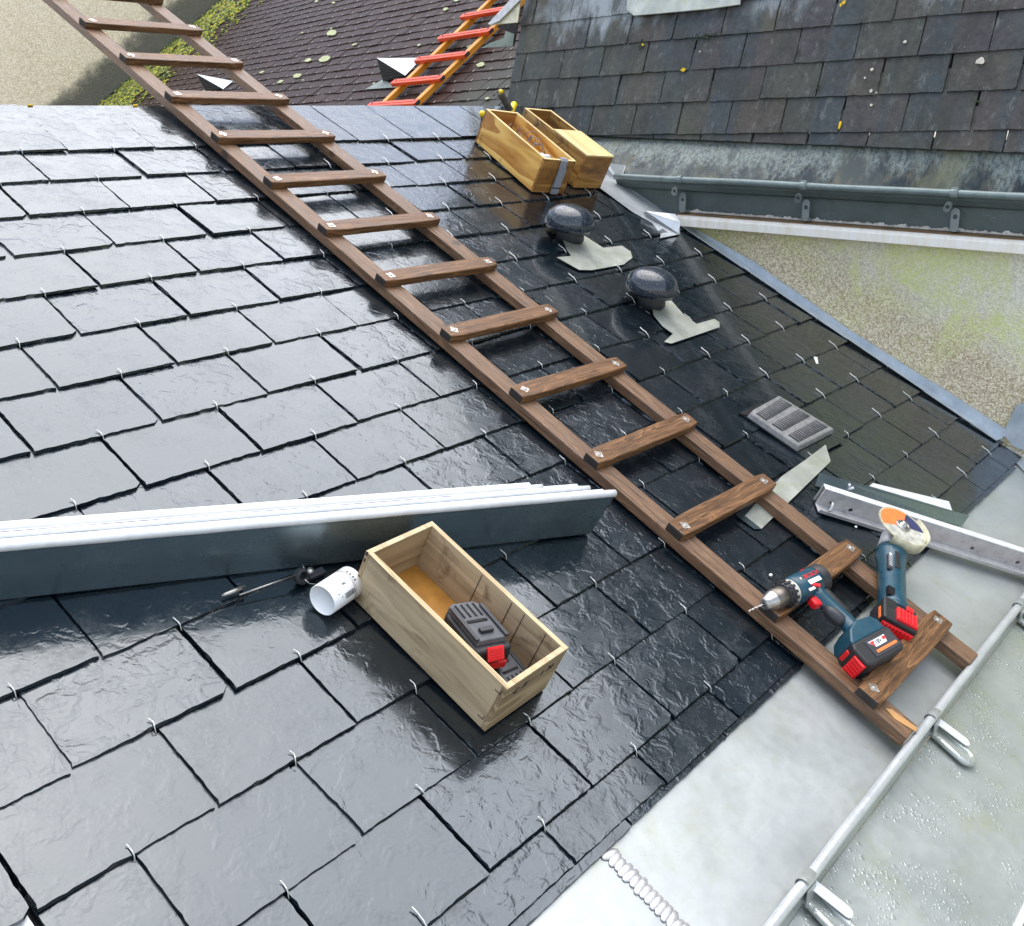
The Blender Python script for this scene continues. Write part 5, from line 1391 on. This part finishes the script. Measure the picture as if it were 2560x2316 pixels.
# gear head below the disc, neck, body, battery
bl0 = GIv @ ga; bl1 = GIv @ gb_
body_z = -.046
y_start = .040
b = B(); tube(b, [(0, -.020, body_z+.012), (0, .0, body_z+.008), (0, .025, body_z+.004), (0, .045, body_z)], [.018, .027, .030, .032], 24); lathe(b, [(.022, -.030), (.022, -.012)], 24); link('gear_head', b, M['steel'], gr)
YL = bl1.y + .020
b = B(); n = 10
tube(b, [(0, y, body_z) for y in (.042, .052, .075, .085, .11, .15, YL-.03, YL-.005, YL+.006)], [.026, .0335, .0355, .0325, .0305, .0300, .0300, .0330, .0300], 32); link('body', b, M['teal'], gr)
b = B(); tube(b, [(0, YL-.012, body_z), (0, YL+.012, body_z-.002)], [.0315, .0345], 24); link('rear_collar', b, M['tealdark'], gr)
b = B()
for k in range(6): box(b, .012, .028, YL-.040+k*.005, YL-.0375+k*.005, body_z+.018, body_z+.029)
link('air_vents', b, M['black'], gr)
b = B(); box(b, -.002, .011, .088, .150, body_z+.0285, body_z+.0318); link('slide_switch', b, M['black'], gr, bev=.0015)
b = B(); box(b, .0125, .026, .105, .160, body_z+.019, body_z+.0266); link('rating_label', b, M['grey2'], gr, bev=.001)
b = B()
for k in range(7): box(b, .015, .024, .110+k*.006, .1115+k*.006, body_z+.0266, body_z+.0270)
lathe(b, [(.004, body_z+.0266), (0, body_z+.0268)], 12, Matrix.Translation((.019, .103, 0)))
link('label_print', b, M['white'], gr)
b = B(); prism(b, [(-.038, YL+.004), (.038, YL+.004), (.040, YL+.018), (.040, YL+.075), (-.040, YL+.075), (-.040, YL+.018)], body_z-.028, body_z+.030); bt2 = link('battery', b, M['black'], gr, bev=.005, seg=3)
b = B(); box(b, -.036, .012, YL+.030, YL+.070, body_z+.028, body_z+.036)
for k in range(6): box(b, -.033+k*.0078, -.0285+k*.0078, YL+.032, YL+.068, body_z+.0355, body_z+.0385)
link('red_grille', b, M['red'], bt2, bev=.0015)
b = B(); box(b, -.036, .036, YL+.0745, YL+.079, body_z-.018, body_z+.018)
for k in range(8): box(b, -.033+k*.0086, -.028+k*.0086, YL+.0785, YL+.081, body_z-.016, body_z+.016)
link('end_grille', b, M['red'], bt2, bev=.001)
b = B(); box(b, -.030, -.012, YL+.008, YL+.022, body_z+.0295, body_z+.034); link('release_button', b, M['red'], bt2, bev=.002)
b = B(); box(b, .0395, .041, YL+.03, YL+.066, body_z+.010, body_z+.017); link('orange_bar', b, M['orange'], bt2)

# ------------------------------------------------------------------ ground far below
bm = B(); s = 60
for p in ((-s, -s), (s, -s), (s, s), (-s, s)): bm.verts.new((p[0], p[1], -4.5))
bm.faces.new(bm.verts); o = link('ground', bm, M['ground']); tag(o, None, None, None, 'structure')
